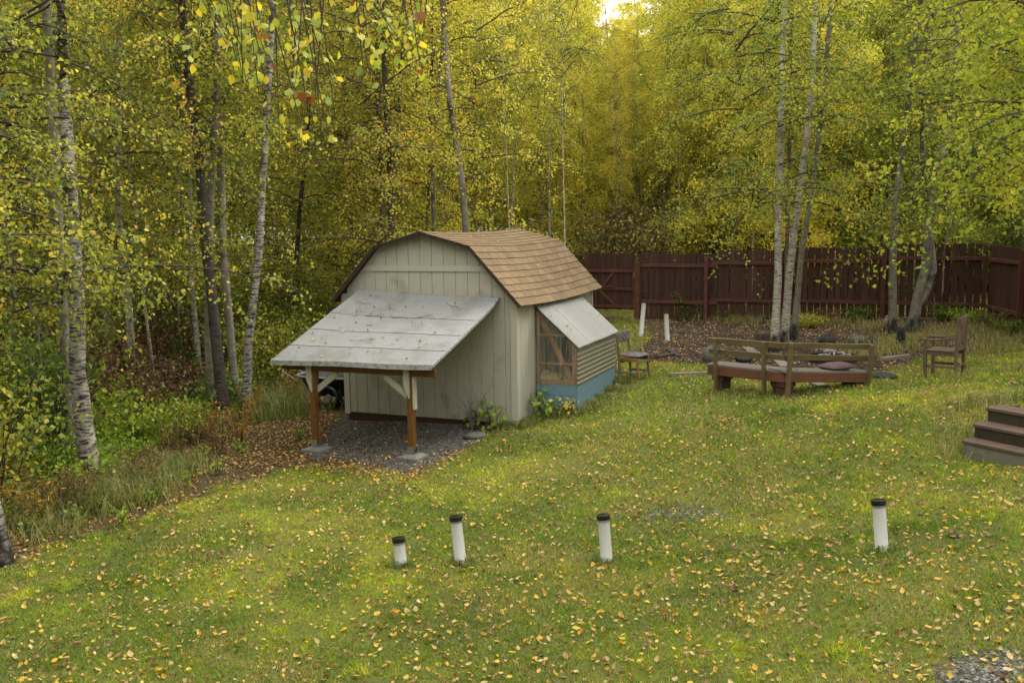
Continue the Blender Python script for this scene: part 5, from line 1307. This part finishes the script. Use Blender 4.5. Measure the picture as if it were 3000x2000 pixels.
# at the fence foot
for i, (px, py, lf, k, lab) in enumerate(((2010, 935, 'leaf_shrub', 'mid', 'green bush against the fence right of the far pipes'), (2145, 935, 'leaf_olive', 'low', 'sparse low plant against the fence, left of the birch clump'),
        (2195, 925, 'leaf_lime', 'low', 'pale green plant beside the birch clump'), (2370, 960, 'leaf_olive', 'low', 'yellow green weeds right of the birch clump'),
        (2420, 945, 'leaf_red', 'low', 'low reddish bush at the fence foot'), (2520, 940, 'leaf_shrub', 'low', 'green weeds in front of the fence left of the aspen'),
        (2770, 940, 'leaf_shrub', 'low', 'green weeds at the fence right of the forked tree'), (2830, 950, 'leaf_lime', 'low', 'light weeds near the fence corner'),
        (2905, 960, 'leaf_dull', 'low', 'dull ochre shrub in the fence corner'), (2960, 985, 'leaf_shrub', 'low', 'weeds before the side fence at the right border'))):
    bpx(k, lf, px, py, lab, sc=.75)
lb = np.random.RandomState(12); P_, S_, T_ = [], [], []
anchor = at(2640, 640, 20.2)
hb = thing('hanging_bough', 'thin hanging bough with sparse round leaves in front of the fence', 'branch', anchor)
for k in range(9):
    e = at(lb.uniform(2400, 2590), lb.uniform(740, 850), 19.6 + lb.uniform(-.4, .4)); mid = (anchor + e) / 2 + [0, 0, .35]
    q = np.array([anchor, anchor * .5 + mid * .5 + [0, 0, .12], mid, mid * .4 + e * .6 + [0, 0, .1], e]) - anchor; T_.append(q)
    t = lb.rand(15) * 3 + 1; i0 = np.minimum(t.astype(int), 3); f = (t - i0)[:, None]; P_.append(q[i0] * (1 - f) + q[i0 + 1] * f + lb.normal(0, .06, (15, 3)))
V, F = tubes(np.array(T_), np.broadcast_to([.007, .006, .005, .003, .002], (9, 5)), 4); obj('twigs', mesh_np('twigs', V, F), M['twig'], hb)
P_ = np.concatenate(P_); V, F = kites(P_, np.full(len(P_), .085), lb, .1, .9, 1.); obj('leaves', mesh_np('leaves', V, F, attr={'lf': np.repeat(.35 + .6 * lb.rand(len(P_)), 4)}), M['leaf_green'], hb, kind='stuff')
# plants against the shed
for (u, v, k, lf, s_, lab) in ((-.36, -.22, 'tiny', 'leaf_lime', 1.7, 'lime green leafy plant growing at the shed corner'), (-.62, -.2, 'tiny', 'leaf_shrub', 1.3, 'low dark green plant under the bare twigs'),
                               (.16, .42, 'tiny', 'leaf_lime', 1.75, 'raspberry plant between the shed wall and the blue boards'), (.33, .6, 'tiny', 'leaf_lime', 1.3, 'raspberry cane with yellowing leaves before the blue boards'),
                               (.6, .62, 'tiny', 'leaf_yellow', 1.35, 'yellow and green cane at the corner of the blue boards')):
    p = sw(u, v, 0); bush(k, lf, p[0], p[1], lab, 'leafy_plant', 'plant', None, s_)
p = sw(-.66, -.24, 0); o = thing('bare_shrub', 'leafless twiggy shrub in front of the shed siding', 'shrub', (p[0], p[1], g1(p[0], p[1])))
r = np.random.RandomState(3)
for i in range(9):
    a = r.uniform(-.5, .5); h = r.uniform(.35, .85); k = r.uniform(-.35, .35); mb = MB()
    mb.tube([(0, 0, -.03), (k * .2, a * .03, h * .35), (k * .6 + .03 * r.normal(), a * .08, h * .7), (k + .05 * r.normal(), a * .1, h)], [.009, .007, .005, .0025], 5); obj('stem', mb, M['drift'], o)
# needles: two dark young spruces deep in the shade
def spruce_mesh(seed=1):
    r = np.random.RandomState(seed); P = []; S_ = []
    for k in range(60):
        z = .4 + 5.2 * (k / 60); R_ = 1.5 * (1 - k / 62); az = r.rand() * 6.28
        for q in range(3):
            a = az + q * 2.09 + r.normal(0, .2); n = 26; t = r.rand(n) ** .7
            c = np.stack([np.cos(a) * R_ * t, np.sin(a) * R_ * t, z - .35 * R_ * t + .0 * t], -1) + r.normal(0, .06, (n, 3)) * [1, 1, .5]; P.append(c)
    P = np.concatenate(P); V, F = kites(P, np.full(len(P), .17), r, .05, .35, 1.)
    return mesh_np('foliage', V, F, attr={'lf': np.repeat(r.rand(len(P)), 4)})
spm = spruce_mesh()
for px, Z, sc, lab in ((60, 22, 1.0, 'dark young spruce behind the green leaves at the left border'), (470, 27, .8, 'shaded young spruce deep behind the slim pale birch')):
    p = at(px, 900, Z); o = thing('spruce_tree', lab, 'tree', (p[0], p[1], g1(p[0], p[1]))); o.scale = (sc,) * 3
    obj('trunk', trunk_mesh([(0, 0, -.2), (0, 0, 0), (0, 0, 2), (0, 0, 5.6)], .07, .01), M['bark_dark'], o); obj('foliage', spm, M['needle'], o)

# ------------------------------------------------------------------ overhanging birch: its trunk stands left of the camera, its bough hangs into view
ob = thing('birch_tree', 'birch whose bough of big yellow-green leaves hangs into view at the top', 'tree', (-4.6, 3.4, g1(-4.6, 3.4)))
fx, fy, fz_ = ob.location
obj('trunk', trunk_mesh([(0, 0, -.2), (0, 0, 0), (.05, .0, 2), (.1, .1, 4.5), (.05, .05, 8), (0, .1, 12)], .15, .05, seed=9), M['bark_white'], ob)
for nm, me in (('branches', PROTO['high'][0]), ('crown', PROTO['high'][1])):
    c = obj(nm, me, None, ob); c.location = (-.6, -.6, 1.2)
    if nm == 'crown': c.material_slots[0].link = 'OBJECT'; c.material_slots[0].material = M['leaf_olive']
def rel(p): return (p[0] - fx, p[1] - fy, p[2] - fz_)
bough = [(-4.5, 3.45, fz_ + 4.4), (-3.4, 3.5, fz_ + 4.9), (-2.4, 3.6, fz_ + 5.15), (-1.4, 3.75, fz_ + 5.1), (-.5, 3.9, fz_ + 4.85), (-.1, 4.0, fz_ + 4.6)]
mb = MB(); mb.tube([rel(p) for p in bough], [.045, .038, .03, .022, .014, .008], 8); obj('bough', mb, M['twig'], ob)
rl = np.random.RandomState(21)
# hanging twigs: photograph column, lowest row, depth
leafm = []
def big_leaf(seed):
    r = np.random.RandomState(seed); out = [(0, 0), (.22, .16), (.40, .34), (.33, .58), (.16, .82), (0, 1), (-.16, .82), (-.33, .58), (-.40, .34), (-.22, .16)]
    V = [(x * (1 + r.normal(0, .06)), y, .5 * abs(x) * r.uniform(.1, .5) + .1 * math.sin(y * 3 + seed)) for x, y in out]; c = len(V); V.append((0, .45, -.02))
    V.append((0, -.28, -.03)); V.append((.012, 0, 0)); 
    F = [(i, (i + 1) % 10, c) for i in range(10)] + [(11, 12, 0)]
    me = bpy.data.meshes.new('leaf'); me.from_pydata(V, [], F); me.update(); me.polygons.foreach_set('use_smooth', [True] * len(me.polygons)); return me
BLM = [big_leaf(i) for i in range(6)]
BLEAF = [m_leaf('big leaf green', [(0, (.13, .2, .03)), (.5, (.22, .3, .04)), (1, (.32, .38, .06))], .5), m_leaf('big leaf lime', [(0, (.26, .33, .04)), (.5, (.36, .4, .05)), (1, (.46, .44, .06))], .5),
      m_leaf('big leaf yellow', [(0, (.5, .44, .04)), (1, (.56, .42, .045))], .5), m_leaf('big leaf brown', [(0, (.18, .07, .02)), (1, (.3, .15, .05))], .35)]
for mt in BLEAF:
    for x in mt.node_tree.nodes:
        if x.type == 'ATTRIBUTE': x.attribute_name = 'none'
for mt in BLEAF:      # colour varies leaf by leaf
    nt_ = mt.node_tree
    for x in nt_.nodes:
        if x.type == 'MATH' and x.operation == 'MULTIPLY': x.inputs[1].default_value = 1.0
        if x.type == 'MATH' and x.operation == 'SUBTRACT': x.inputs[1].default_value = .0
nleaf = 0
twp = []
for i in range(44):
    px = rl.choice([rl.uniform(540, 1300), rl.uniform(700, 1020), rl.uniform(1060, 1290)])
    low = np.interp(px, [540, 640, 760, 860, 960, 1040, 1150, 1260, 1300], [150, 200, 330, 520, 440, 230, 240, 260, 100]) * rl.uniform(.1, 1.1) ** .6
    Z = rl.uniform(3.3, 4.4); top = np.interp(at(px, 0, Z)[0], [p[0] for p in bough], [p[2] for p in bough])
    e = at(px, low, Z); s = np.array([e[0] - rl.uniform(-.1, .35), e[1] + rl.uniform(-.1, .1), top + .0])
    mpt = (s + e) / 2 + np.array([.12 * rl.normal(), .05 * rl.normal(), .18]); q = [s, s * .7 + mpt * .3 + [0, 0, .05], mpt, mpt * .45 + e * .55, e]
    mb = MB(); mb.tube([rel(p) for p in q], [.006, .005, .004, .003, .0015], 5); obj('twig', mb, M['twig'], ob)
    twp.append((q, e))
for q, e in twp:
    Pq = np.array(q)
    for k in range(22):
        if nleaf >= 298 or (k > 0 and kk_ >= 7): break
        if k == 0: kk_ = 0
        t = 4 * (1 - rl.rand() ** 1.3 * .62); i0 = min(int(t), 3); f = t - i0; p = Pq[i0] * (1 - f) + Pq[i0 + 1] * f
        if ((p - CAM) @ UC) / ((p - CAM) @ FW) > 1000 / FOC + .004: continue
        kk_ += 1
        o = bpy.data.objects.new('leaf', BLM[rl.randint(6)]); C.objects.link(o); o.parent = ob; p = p + rl.normal(0, .03, 3); o.location = rel(p); s_ = rl.uniform(.022, .048); o.scale = (s_,) * 3
        o.rotation_euler = (rl.uniform(-2.6, -1.0), rl.uniform(-.6, .6), rl.uniform(-1.2, 1.2) + (math.pi if rl.rand() < .3 else 0))
        if len(o.data.materials) == 0: o.data.materials.append(BLEAF[0])
        o.material_slots[0].link = 'OBJECT'; o.material_slots[0].material = BLEAF[[0, 0, 1, 1, 1, 1, 1, 2, 2, 2, 2, 3][rl.randint(12)]]
        nleaf += 1

# ------------------------------------------------------------------ lawn grass
rg = np.random.RandomState(8)
def frustum_pts(n, z0_, z1_, r, umax=.62, power=1.):
    """random ground points in the wedge the photograph looks at, even per square metre"""
    Z = np.sqrt(r.uniform(z0_ ** 2, z1_ ** 2, n)); u = r.uniform(-umax, umax, n)
    return u * Z, Z
def blades(x, y, h, wd, lean, r, lf, seg=1):
    n = len(x); z = gz(x, y) - .004; a = r.rand(n) * math.tau; b = r.rand(n) * math.tau
    wx, wy = np.cos(a) * wd / 2, np.sin(a) * wd / 2; lx, ly = np.cos(b) * lean * h, np.sin(b) * lean * h
    if seg == 1:
        V = np.stack([np.stack([x - wx, y - wy, z], 1), np.stack([x + wx, y + wy, z], 1), np.stack([x + lx, y + ly, z + h], 1)], 1).reshape(-1, 3)
        F = np.arange(3 * n).reshape(n, 3); return V, F, np.repeat(lf, 3)
    V = np.stack([np.stack([x - wx, y - wy, z], 1), np.stack([x + wx, y + wy, z], 1), np.stack([x + wx * .8 + lx * .3, y + wy * .8 + ly * .3, z + h * .6], 1), np.stack([x - wx * .8 + lx * .3, y - wy * .8 + ly * .3, z + h * .6], 1),
                  np.stack([x + lx, y + ly, z + h * (1 - .35 * np.minimum(lean, 1.2))], 1)], 1).reshape(-1, 3)
    i = np.arange(n)[:, None] * 5; F = np.concatenate([i + [0, 1, 2], i + [0, 2, 3], i + [3, 2, 4]]); return V, F, np.repeat(lf, 5)
Vs, Fs, Ls = [], [], []; off = 0
for n, z0_, z1_, hh, wd in ((170000, 4.8, 8.5, .030, .007), (200000, 8.2, 13, .034, .010), (120000, 12.5, 20, .045, .016), (20000, 20, 27, .06, .03)):
    x, y = frustum_pts(n, z0_, z1_, rg)
    l_, m_, g_ = masks(x, y); f1 = fbm(x * 1.1, y * 1.1, 4); f2 = fbm(x * 4, y * 4, 9); f3 = fbm(x * .45, y * .45, 14)
    pat = np.clip(sdist(x, y, PATCHY) / .8 + .5, 0, 1)
    keep = (l_ + (f2 - .5) * .9 > .5) & (g_ + (f2 - .5) * .8 < .45) & (m_ + (f2 - .5) < .75) & (rg.rand(n) < .1 + 1.0 * f2 + 1.1 * (fbm(x * 15, y * 15, 61) - .3) - .25 * pat)
    # keep out of the shed
    su = (x - SH[0]) * UU[0] + (y - SH[1]) * UU[1]; sv = (x - SH[0]) * VV[0] + (y - SH[1]) * VV[1]
    keep &= ~((su > -3.1) & (su < .02) & (sv > 0) & (sv < D_)) & ~((su > 0) & (su < .7) & (sv > .76) & (sv < 2.86))
    x, y, f1, f2, f3, pat, l_ = x[keep], y[keep], f1[keep], f2[keep], f3[keep], pat[keep], l_[keep]; n = len(x)
    f4 = fbm(x * 15, y * 15, 61)[keep] if False else fbm(x * 15, y * 15, 61); lf = .24 + (f1 - .5) * .7 + (f2 - .5) * .7 + (f4 - .5) * .75 + rg.normal(0, .13, n)
    moss = np.clip((f3 - .52) * 9, 0, 1) * np.clip((f1 - .46) * 9, 0, 1) * .65; lf = lf * (1 - moss) + (.74 + rg.normal(0, .05, n)) * moss
    fd_ = fbm(x * 1.7 + 9, y * 1.7, 55); dry = (rg.rand(n) < .06 + .45 * np.clip((fd_ - .5) * 5, 0, 1) + .3 * pat + .3 * np.clip(1 - l_ * 1.4, 0, 1)); lf = np.where(dry, rg.uniform(.86, 1, n), np.clip(lf, 0, .8))
    h = hh * rg.uniform(.5, 1.5, n) * (1 - .45 * moss) * (.4 + .6 * f2 + .9 * f4)
    V, F, A_ = blades(x, y, h, wd * rg.uniform(.6, 1.3, n), rg.uniform(.2, 1.4, n), rg, lf)
    Vs.append(V); Fs.append(F + off); Ls.append(A_); off += len(V)
me = mesh_np('grass', np.concatenate(Vs), np.concatenate(Fs), attr={'lf': np.concatenate(Ls)})
obj('grass', me, M['grass'], kind='stuff', label='short mossy lawn grass, patchy green and yellow')
n = 52000; x, y = frustum_pts(n, 4.8, 15, rg); l_, m_, g_ = masks(x, y); fc = fbm(x * 2.2, y * 2.2, 71) + .4 * (fbm(x * 9, y * 9, 72) - .5)
k = (l_ > .5) & (g_ < .4) & (fc > .46 + .12 * rg.rand(n)); x, y = x[k], y[k]; n = len(x)
V, F = kites(np.stack([x, y, gz(x, y) + rg.uniform(.006, .03, n)], 1), rg.uniform(.014, .028, n), rg, .1, .9, 1.6)
obj('clover', mesh_np('clover', V, F, attr={'lf': np.repeat(np.clip(.12 + .3 * rg.rand(n), 0, 1), 4)}), M['grass'], kind='stuff', label='dark clover and small weeds mixed into the lawn')
# tall grass along the woods edge, by the fence and round the posts
Vs, Fs, Ls = [], [], []; off = 0
def tuft(px, py, n, spread, h, dry=.2, world=None):
    global off
    p = gp(px, py) if world is None else world
    x = p[0] + rg.normal(0, spread, n); y = p[1] + rg.normal(0, spread * .8, n)
    lf = np.where(rg.rand(n) < dry, rg.uniform(.8, 1, n), rg.uniform(0, .75, n))
    V, F, A_ = blades(x, y, h * rg.uniform(.4, 1.1, n), rg.uniform(.006, .012, n), rg.uniform(.2, 1.2, n), rg, lf, 2)
    Vs.append(V); Fs.append(F + off); Ls.append(A_); off += len(V)
for px, py in ((40, 1540), (120, 1530), (180, 1490), (260, 1470), (330, 1460), (390, 1470), (440, 1440), (150, 1560), (300, 1500), (480, 1400), (420, 1400), (520, 1370), (60, 1480), (380, 1420)):
    for _ in range(2): tuft(px + rg.uniform(-30, 30), py + rg.uniform(-15, 10), 200, .26, rg.uniform(.25, .5), rg.uniform(.15, .6))
for px, py in ((640, 1230), (700, 1240), (760, 1230), (800, 1200), (840, 1220), (680, 1180), (740, 1170), (600, 1250), (560, 1290), (820, 1170)): tuft(px, py, 330, .33, rg.uniform(.4, .7), rg.uniform(.15, .5))
for px, py in ((2100, 935), (2150, 940), (2060, 930), (2190, 945), (1960, 925), (1920, 930), (2350, 950), (2450, 950), (2560, 960), (2640, 1000), (2660, 1010), (2600, 1020), (2700, 1000), (2780, 970), (2850, 985), (2920, 1000), (2980, 1010), (2540, 1040), (2900, 1030)):
    tuft(px, py, 300, .4, .3, .75)
for px, py in ((2150, 1150), (2200, 1155), (2280, 1165), (2330, 1150), (2400, 1145), (2480, 1140), (2540, 1128)): tuft(px, py, 150, .2, .10, .45)
for px, py in ((2850, 1300), (2830, 1270), (2880, 1200), (2870, 1180), (2950, 1180), (2990, 1170), (2820, 1330), (2800, 1110), (2950, 1090)): tuft(px, py, 150, .18, .22, .55)
for u, v in ((.12, .3), (.3, .58), (.5, .62), (.65, .68), (.76, .8), (.78, 1.2), (.78, 1.7), (.78, 2.3), (.78, 2.8), (.08, .1), (.25, .5), (.0, -.1), (-.2, -.08)):
    tuft(0, 0, 240, .11, .16, .35, sw(u, v, 0))
for px, py in ((1176, 1658), (1350, 1650), (1778, 1648), (2584, 1615), (1955, 992), (1879, 970)): tuft(px, py, 150, .07, .10, .1)
me = mesh_np('long_grass', np.concatenate(Vs), np.concatenate(Fs), attr={'lf': np.concatenate(Ls)})
obj('long_grass', me, M['long_grass'], kind='stuff', label='tall arching grass along the wood edge, fence and bench feet')
# fireweed with narrow reddish leaves
for i, (px, py, lf) in enumerate(((700, 1290, 'leaf_rust'), (560, 1300, 'leaf_red'), (640, 1330, 'leaf_red'), (860, 1180, 'leaf_rust'), (520, 1340, 'leaf_red'), (160, 1520, 'leaf_red'), (60, 1460, 'leaf_rust'), (745, 1230, 'leaf_rust'), (240, 1500, 'leaf_red'), (100, 1540, 'leaf_rust'), (420, 1440, 'leaf_red'), (600, 1290, 'leaf_rust'))):
    bpx('fire', lf, px, py, 'fireweed with narrow reddish leaves in the tall grass at the wood edge', name='fireweed', cat='plant', group='fireweed at the wood edge', sc=.85)
for i, (px, py) in enumerate(((700, 1330), (440, 1480), (540, 1420), (640, 1390), (480, 1310), (360, 1540), (880, 1290), (100, 1560), (220, 1530), (300, 1500), (400, 1400), (520, 1250), (450, 1350), (600, 1340), (150, 1480))):
    bpx('tiny', 'leaf_lime', px, py, 'small light green seedling at the lawn edge of the left woods', name='seedling', cat='plant', group='seedlings at the wood edge', sc=.9)

# ------------------------------------------------------------------ fallen leaves
def litter_pts():
    X, Y, Sz, LF = [], [], [], []
    for n, z0_, z1_ in ((30000, 4.8, 13), (62000, 10, 30)):
        x, y = frustum_pts(n, z0_, z1_, rg, .66)
        l_, m_, g_ = masks(x, y); f = fbm(x * 1.4, y * 1.4, 31)
        edge_ = np.exp(-((l_ - .45) / .35) ** 2)
        f = f + .5 * (fbm(x * 5, y * 5, 77) - .5); p = np.where(l_ > .5, .42 + .8 * (f - .5), .85) + .3 * edge_; p = np.where(m_ > .4, .62, p); p = np.where(g_ > .5, .3, p)
        if z0_ > 5: p = np.where((y < 13), 0, p)
        p = p * np.interp(y, [5, 9, 13, 30], [1.15, .95, 1., 1.])
        su = (x - SH[0]) * UU[0] + (y - SH[1]) * UU[1]; sv = (x - SH[0]) * VV[0] + (y - SH[1]) * VV[1]
        k = (rg.rand(n) < p) & ~((su > -3.1) & (su < .05) & (sv > 0) & (sv < D_)) & ~((su > 0) & (su < .75) & (sv > .7) & (sv < 2.9))
        x, y, l_, m_ = x[k], y[k], l_[k], m_[k]; n = len(x)
        lf = np.where(rg.rand(n) < .36, rg.uniform(.88, 1, n), rg.uniform(.15, .86, n)); lf = np.where((l_ < .4) & (m_ < .4) & (rg.rand(n) < .6), rg.uniform(0, .45, n), lf)
        X.append(x); Y.append(y); LF.append(lf); Sz.append(.022 + .034 * rg.rand(n) ** 1.3 + .014 * (rg.rand(n) < .1))
    # drifts of brown leaves along the wood edge and round the lean-to, and small heaps on the lawn
    P = np.array(gpoly([(60, 1600), (450, 1470), (640, 1380), (880, 1370), (990, 1400), (1240, 1420), (1330, 1345), (960, 1200), (700, 1180), (560, 1280), (300, 1480)]))
    n = 14000; x = rg.uniform(P[:, 0].min(), P[:, 0].max(), n); y = rg.uniform(P[:, 1].min(), P[:, 1].max(), n); l_, m_, g_ = masks(x, y)
    k = (sdist(x, y, P) > .25 * (fbm(x * 2, y * 2, 6) - .5)) & (rg.rand(n) < np.where(g_ > .5, .12, .9)); x, y = x[k], y[k]; n = len(x)
    X.append(x); Y.append(y); LF.append(np.where(rg.rand(n) < .7, rg.uniform(.02, .6, n), rg.uniform(.6, 1, n))); Sz.append(rg.uniform(.022, .05, n))
    n = 9000; x, y = frustum_pts(n, 5, 20, rg); l_, m_, g_ = masks(x, y); k = (l_ > .5) & (fbm(x * 3.1, y * 3.1, 88) > .62 + .1 * rg.rand(n)); x, y = x[k], y[k]; n = len(x)
    su = (x - SH[0]) * UU[0] + (y - SH[1]) * UU[1]; sv = (x - SH[0]) * VV[0] + (y - SH[1]) * VV[1]; k = ~((su > -3.1) & (su < .75) & (sv > 0) & (sv < D_)); x, y = x[k], y[k]; n = len(x)
    X.append(x); Y.append(y); LF.append(rg.uniform(.05, 1, n)); Sz.append(rg.uniform(.022, .05, n))
    return map(np.concatenate, (X, Y, Sz, LF))
x, y, s_, lf = litter_pts()
def litter_mesh(x, y, z, s, lf, r, name='fallen_leaves'):
    n = len(x); a = r.rand(n) * math.tau; T = r.normal(0, .45, (n, 2)); cu = r.normal(.1, .3, n)
    D = np.stack([np.cos(a), np.sin(a), T[:, 0]], 1); Sd = np.stack([-np.sin(a), np.cos(a), T[:, 1]], 1)
    D /= np.linalg.norm(D, axis=1, keepdims=True); Sd /= np.linalg.norm(Sd, axis=1, keepdims=True); Nn = np.cross(D, Sd)
    wv = r.uniform(.6, .9, n)
    P = np.stack([x, y, z], 1); q = lambda a_, b_, c_: P + s[:, None] * (D * a_ + Sd * (b_ * wv)[:, None] + Nn * (c_)[:, None])
    o_ = np.zeros(n)
    V = np.stack([q(-.5, o_, cu * .5), q(-.22, o_ + .42, cu * .8), q(.15, o_ + .4, cu * .7), q(.55, o_, cu * 1.1), q(.15, o_ - .4, cu * .7), q(-.22, o_ - .42, cu * .8), q(-.02, o_, o_)], 1).reshape(-1, 3)
    i = np.arange(n)[:, None] * 7; F = np.concatenate([i + [k, (k + 1) % 6, 6] for k in range(6)])
    return mesh_np(name, V, F, attr={'lf': np.repeat(lf, 7)})
Zd = y
order = np.argsort(-(s_ / Zd) * (1 + 0 * x)); big = []
u_ = x / y; row = None
inside = (np.abs(u_) < .53) & (y > 6.4)
big = [i for i in order if inside[i]][:300]
rest = np.ones(len(x), bool); rest[big] = False
lw_, mw_, gw_ = masks(x, y); z = gz(x, y) + np.where((lw_ < .5) | (gw_ > .4) | (mw_ > .4), rg.uniform(.008, .022, len(x)), rg.uniform(.002, .032, len(x)))
obj('fallen_leaves', litter_mesh(x[rest], y[rest], z[rest], s_[rest], lf[rest], rg), M['litter'], kind='stuff', label='fallen yellow and tan birch leaves strewn over lawn and forest floor')
groups = [('tan', 0, .5), ('pale', .5, .87), ('yellow', .87, 1.01)]
LM = {}
for nm, a, b in groups:
    LM[nm] = []
    for k in range(7):
        r = np.random.RandomState(k * 7 + len(nm)); me = litter_mesh(np.zeros(1), np.zeros(1), np.zeros(1), np.ones(1), np.array([(a + (b - a) * (k + .5) / 7)]), r, 'fallen_leaf'); me.materials.append(M['litter']); LM[nm].append(me)
for i in big:
    nm = 'tan' if lf[i] < .5 else 'pale' if lf[i] < .87 else 'yellow'
    o = bpy.data.objects.new('fallen_leaf', LM[nm][rg.randint(7)]); C.objects.link(o); o.location = (x[i], y[i], z[i]); o.scale = (s_[i],) * 3; o.rotation_euler = (0, 0, rg.uniform(0, 6.28))
    tag(o, {'tan': 'brownish tan birch leaf lying on the near lawn', 'pale': 'pale buff birch leaf lying on the near lawn', 'yellow': 'bright yellow birch leaf lying on the near lawn'}[nm], 'leaf', {'tan': 'brownish', 'pale': 'pale', 'yellow': 'yellow'}[nm] + ' fallen leaves on the near lawn')
# leaves and twigs on the roofs
X, Y, Zz, Sz, LF = [], [], [], [], []
for i in range(70):
    a, t = rg.uniform(.05, .97), rg.uniform(.04, .96); p = lp(a, t, .028); q = SH + UU * p[0] + VV * p[1] + np.array([0, 0, p[2]]); X.append(q[0]); Y.append(q[1]); Zz.append(q[2]); Sz.append(rg.uniform(.02, .055)); LF.append(rg.choice([.1, .2, .5, .9, .95]))
for i in range(16):
    k = rg.choice(['ru', 'rl']); p = sp(k, rg.uniform(.1, .75), rg.uniform(0, 3.6), .02); q = sw(*p); X.append(q[0]); Y.append(q[1]); Zz.append(q[2]); Sz.append(rg.uniform(.03, .05)); LF.append(rg.choice([.6, .8, .95]))
for i in range(8):
    u, v = rg.uniform(.1, .65), rg.uniform(.8, 2.8); q = sw(u, v, zr_(u) + .035); X.append(q[0]); Y.append(q[1]); Zz.append(q[2]); Sz.append(rg.uniform(.03, .05)); LF.append(.25)
X, Y, Zz, Sz, LF = map(np.array, (X, Y, Zz, Sz, LF))
obj('fallen_leaves', litter_mesh(X, Y, Zz, Sz, LF, rg), M['litter'], kind='stuff', label='scattered dry leaves lying on the shed and lean-to roofs')
for i, (a, t) in enumerate(((.16, .18), (.18, .3), (.37, .22), (.32, .33), (.48, .34), (.62, .33), (.43, .7), (.75, .14))):
    th = rg.uniform(-.5, .9); mb = MB(); L = rg.uniform(.2, .48)
    def rp(d, e): p = lp(a + (math.cos(th) * d - math.sin(th) * e) / 2.5, min(.99, t + (math.sin(th) * d + math.cos(th) * e) / 2.2), .026); return SH + UU * p[0] + VV * p[1] + np.array([0, 0, p[2]])
    o = thing('fallen_twig', 'small dry branching twig lying on the lean-to roof', 'twig', rp(0, 0), 0, 'twigs on the lean-to roof'); b0 = rp(0, 0)
    mb.tube([rp(-L / 2, 0) - b0, rp(-L / 6, .03) - b0, rp(L / 6, -.02) - b0, rp(L / 2, .03) - b0], [.0028, .0025, .002, .001], 4); mb.tube([rp(-L / 8, .02) - b0, rp(L / 4, .05) - b0, rp(L / 1.8, .13) - b0], [.002, .0015, .001], 4); mb.tube([rp(L / 8, -.01) - b0, rp(L / 2.5, -.05) - b0], [.0016, .001], 4)
    obj('stem', mb, M['twig'], o)

# ------------------------------------------------------------------ gravel stones and bark chips
def chips(poly, n, smin, smax, name, mat, label, flat=.5, thr=.25, seed=0):
    r = np.random.RandomState(seed); P = np.array(poly); x = r.uniform(P[:, 0].min(), P[:, 0].max(), n); y = r.uniform(P[:, 1].min(), P[:, 1].max(), n)
    sdv = sdist(x, y, poly); k = sdv + (fbm(x * 3, y * 3, 2) - .5) * .7 > thr - .25; x, y = x[k], y[k]; n = len(x); z = gz(x, y); s = r.uniform(smin, smax, n)
    O = np.array([(1, 0, 0), (0, 1, 0), (-1, 0, 0), (0, -1, 0), (0, 0, 1), (0, 0, -1)], float)
    A_ = r.rand(n) * 6.28; ca, sa = np.cos(A_), np.sin(A_); el = r.uniform(.6, 2.0, n)
    B = O[None] * (s[:, None, None]) * np.stack([el, np.ones(n), np.full(n, flat)], 1)[:, None] + r.normal(0, .15, (n, 6, 3)) * s[:, None, None]
    V = np.stack([B[..., 0] * ca[:, None] - B[..., 1] * sa[:, None] + x[:, None], B[..., 0] * sa[:, None] + B[..., 1] * ca[:, None] + y[:, None], B[..., 2] + z[:, None] + s[:, None] * .3], -1).reshape(-1, 3)
    i = np.arange(n)[:, None] * 6; F = np.concatenate([i + f for f in ([0, 1, 4], [1, 2, 4], [2, 3, 4], [3, 0, 4])])
    obj(name, mesh_np(name, V, F, attr={'lf': np.repeat(r.rand(n), 6)}), mat, kind='stuff', label=label)
M['pebble'] = m_leaf('pebble', [(0, (.03, .027, .022)), (.6, (.085, .078, .065)), (1, (.2, .19, .17))], 0, 0, .9)
M['chip'] = m_leaf('bark chip', [(0, (.015, .01, .008)), (.6, (.05, .032, .024)), (1, (.12, .075, .05))], 0, 0, .95)
chips(GRAV, 26000, .006, .014, 'gravel', M['pebble'], 'grey gravel under and before the lean-to', seed=1)
chips(GRAV2, 1300, .007, .013, 'gravel', M['pebble'], 'bare blue-grey gravel patch in the lawn right of the lone pipe', thr=.3, seed=2)
chips(GRAV3, 3500, .007, .016, 'gravel', M['pebble'], 'gravel patch at the bottom right corner of the lawn', thr=.3, seed=3)
chips(MULCH, 26000, .012, .035, 'bark_mulch', M['chip'], 'dark bark mulch round the fire pit', .35, seed=4)
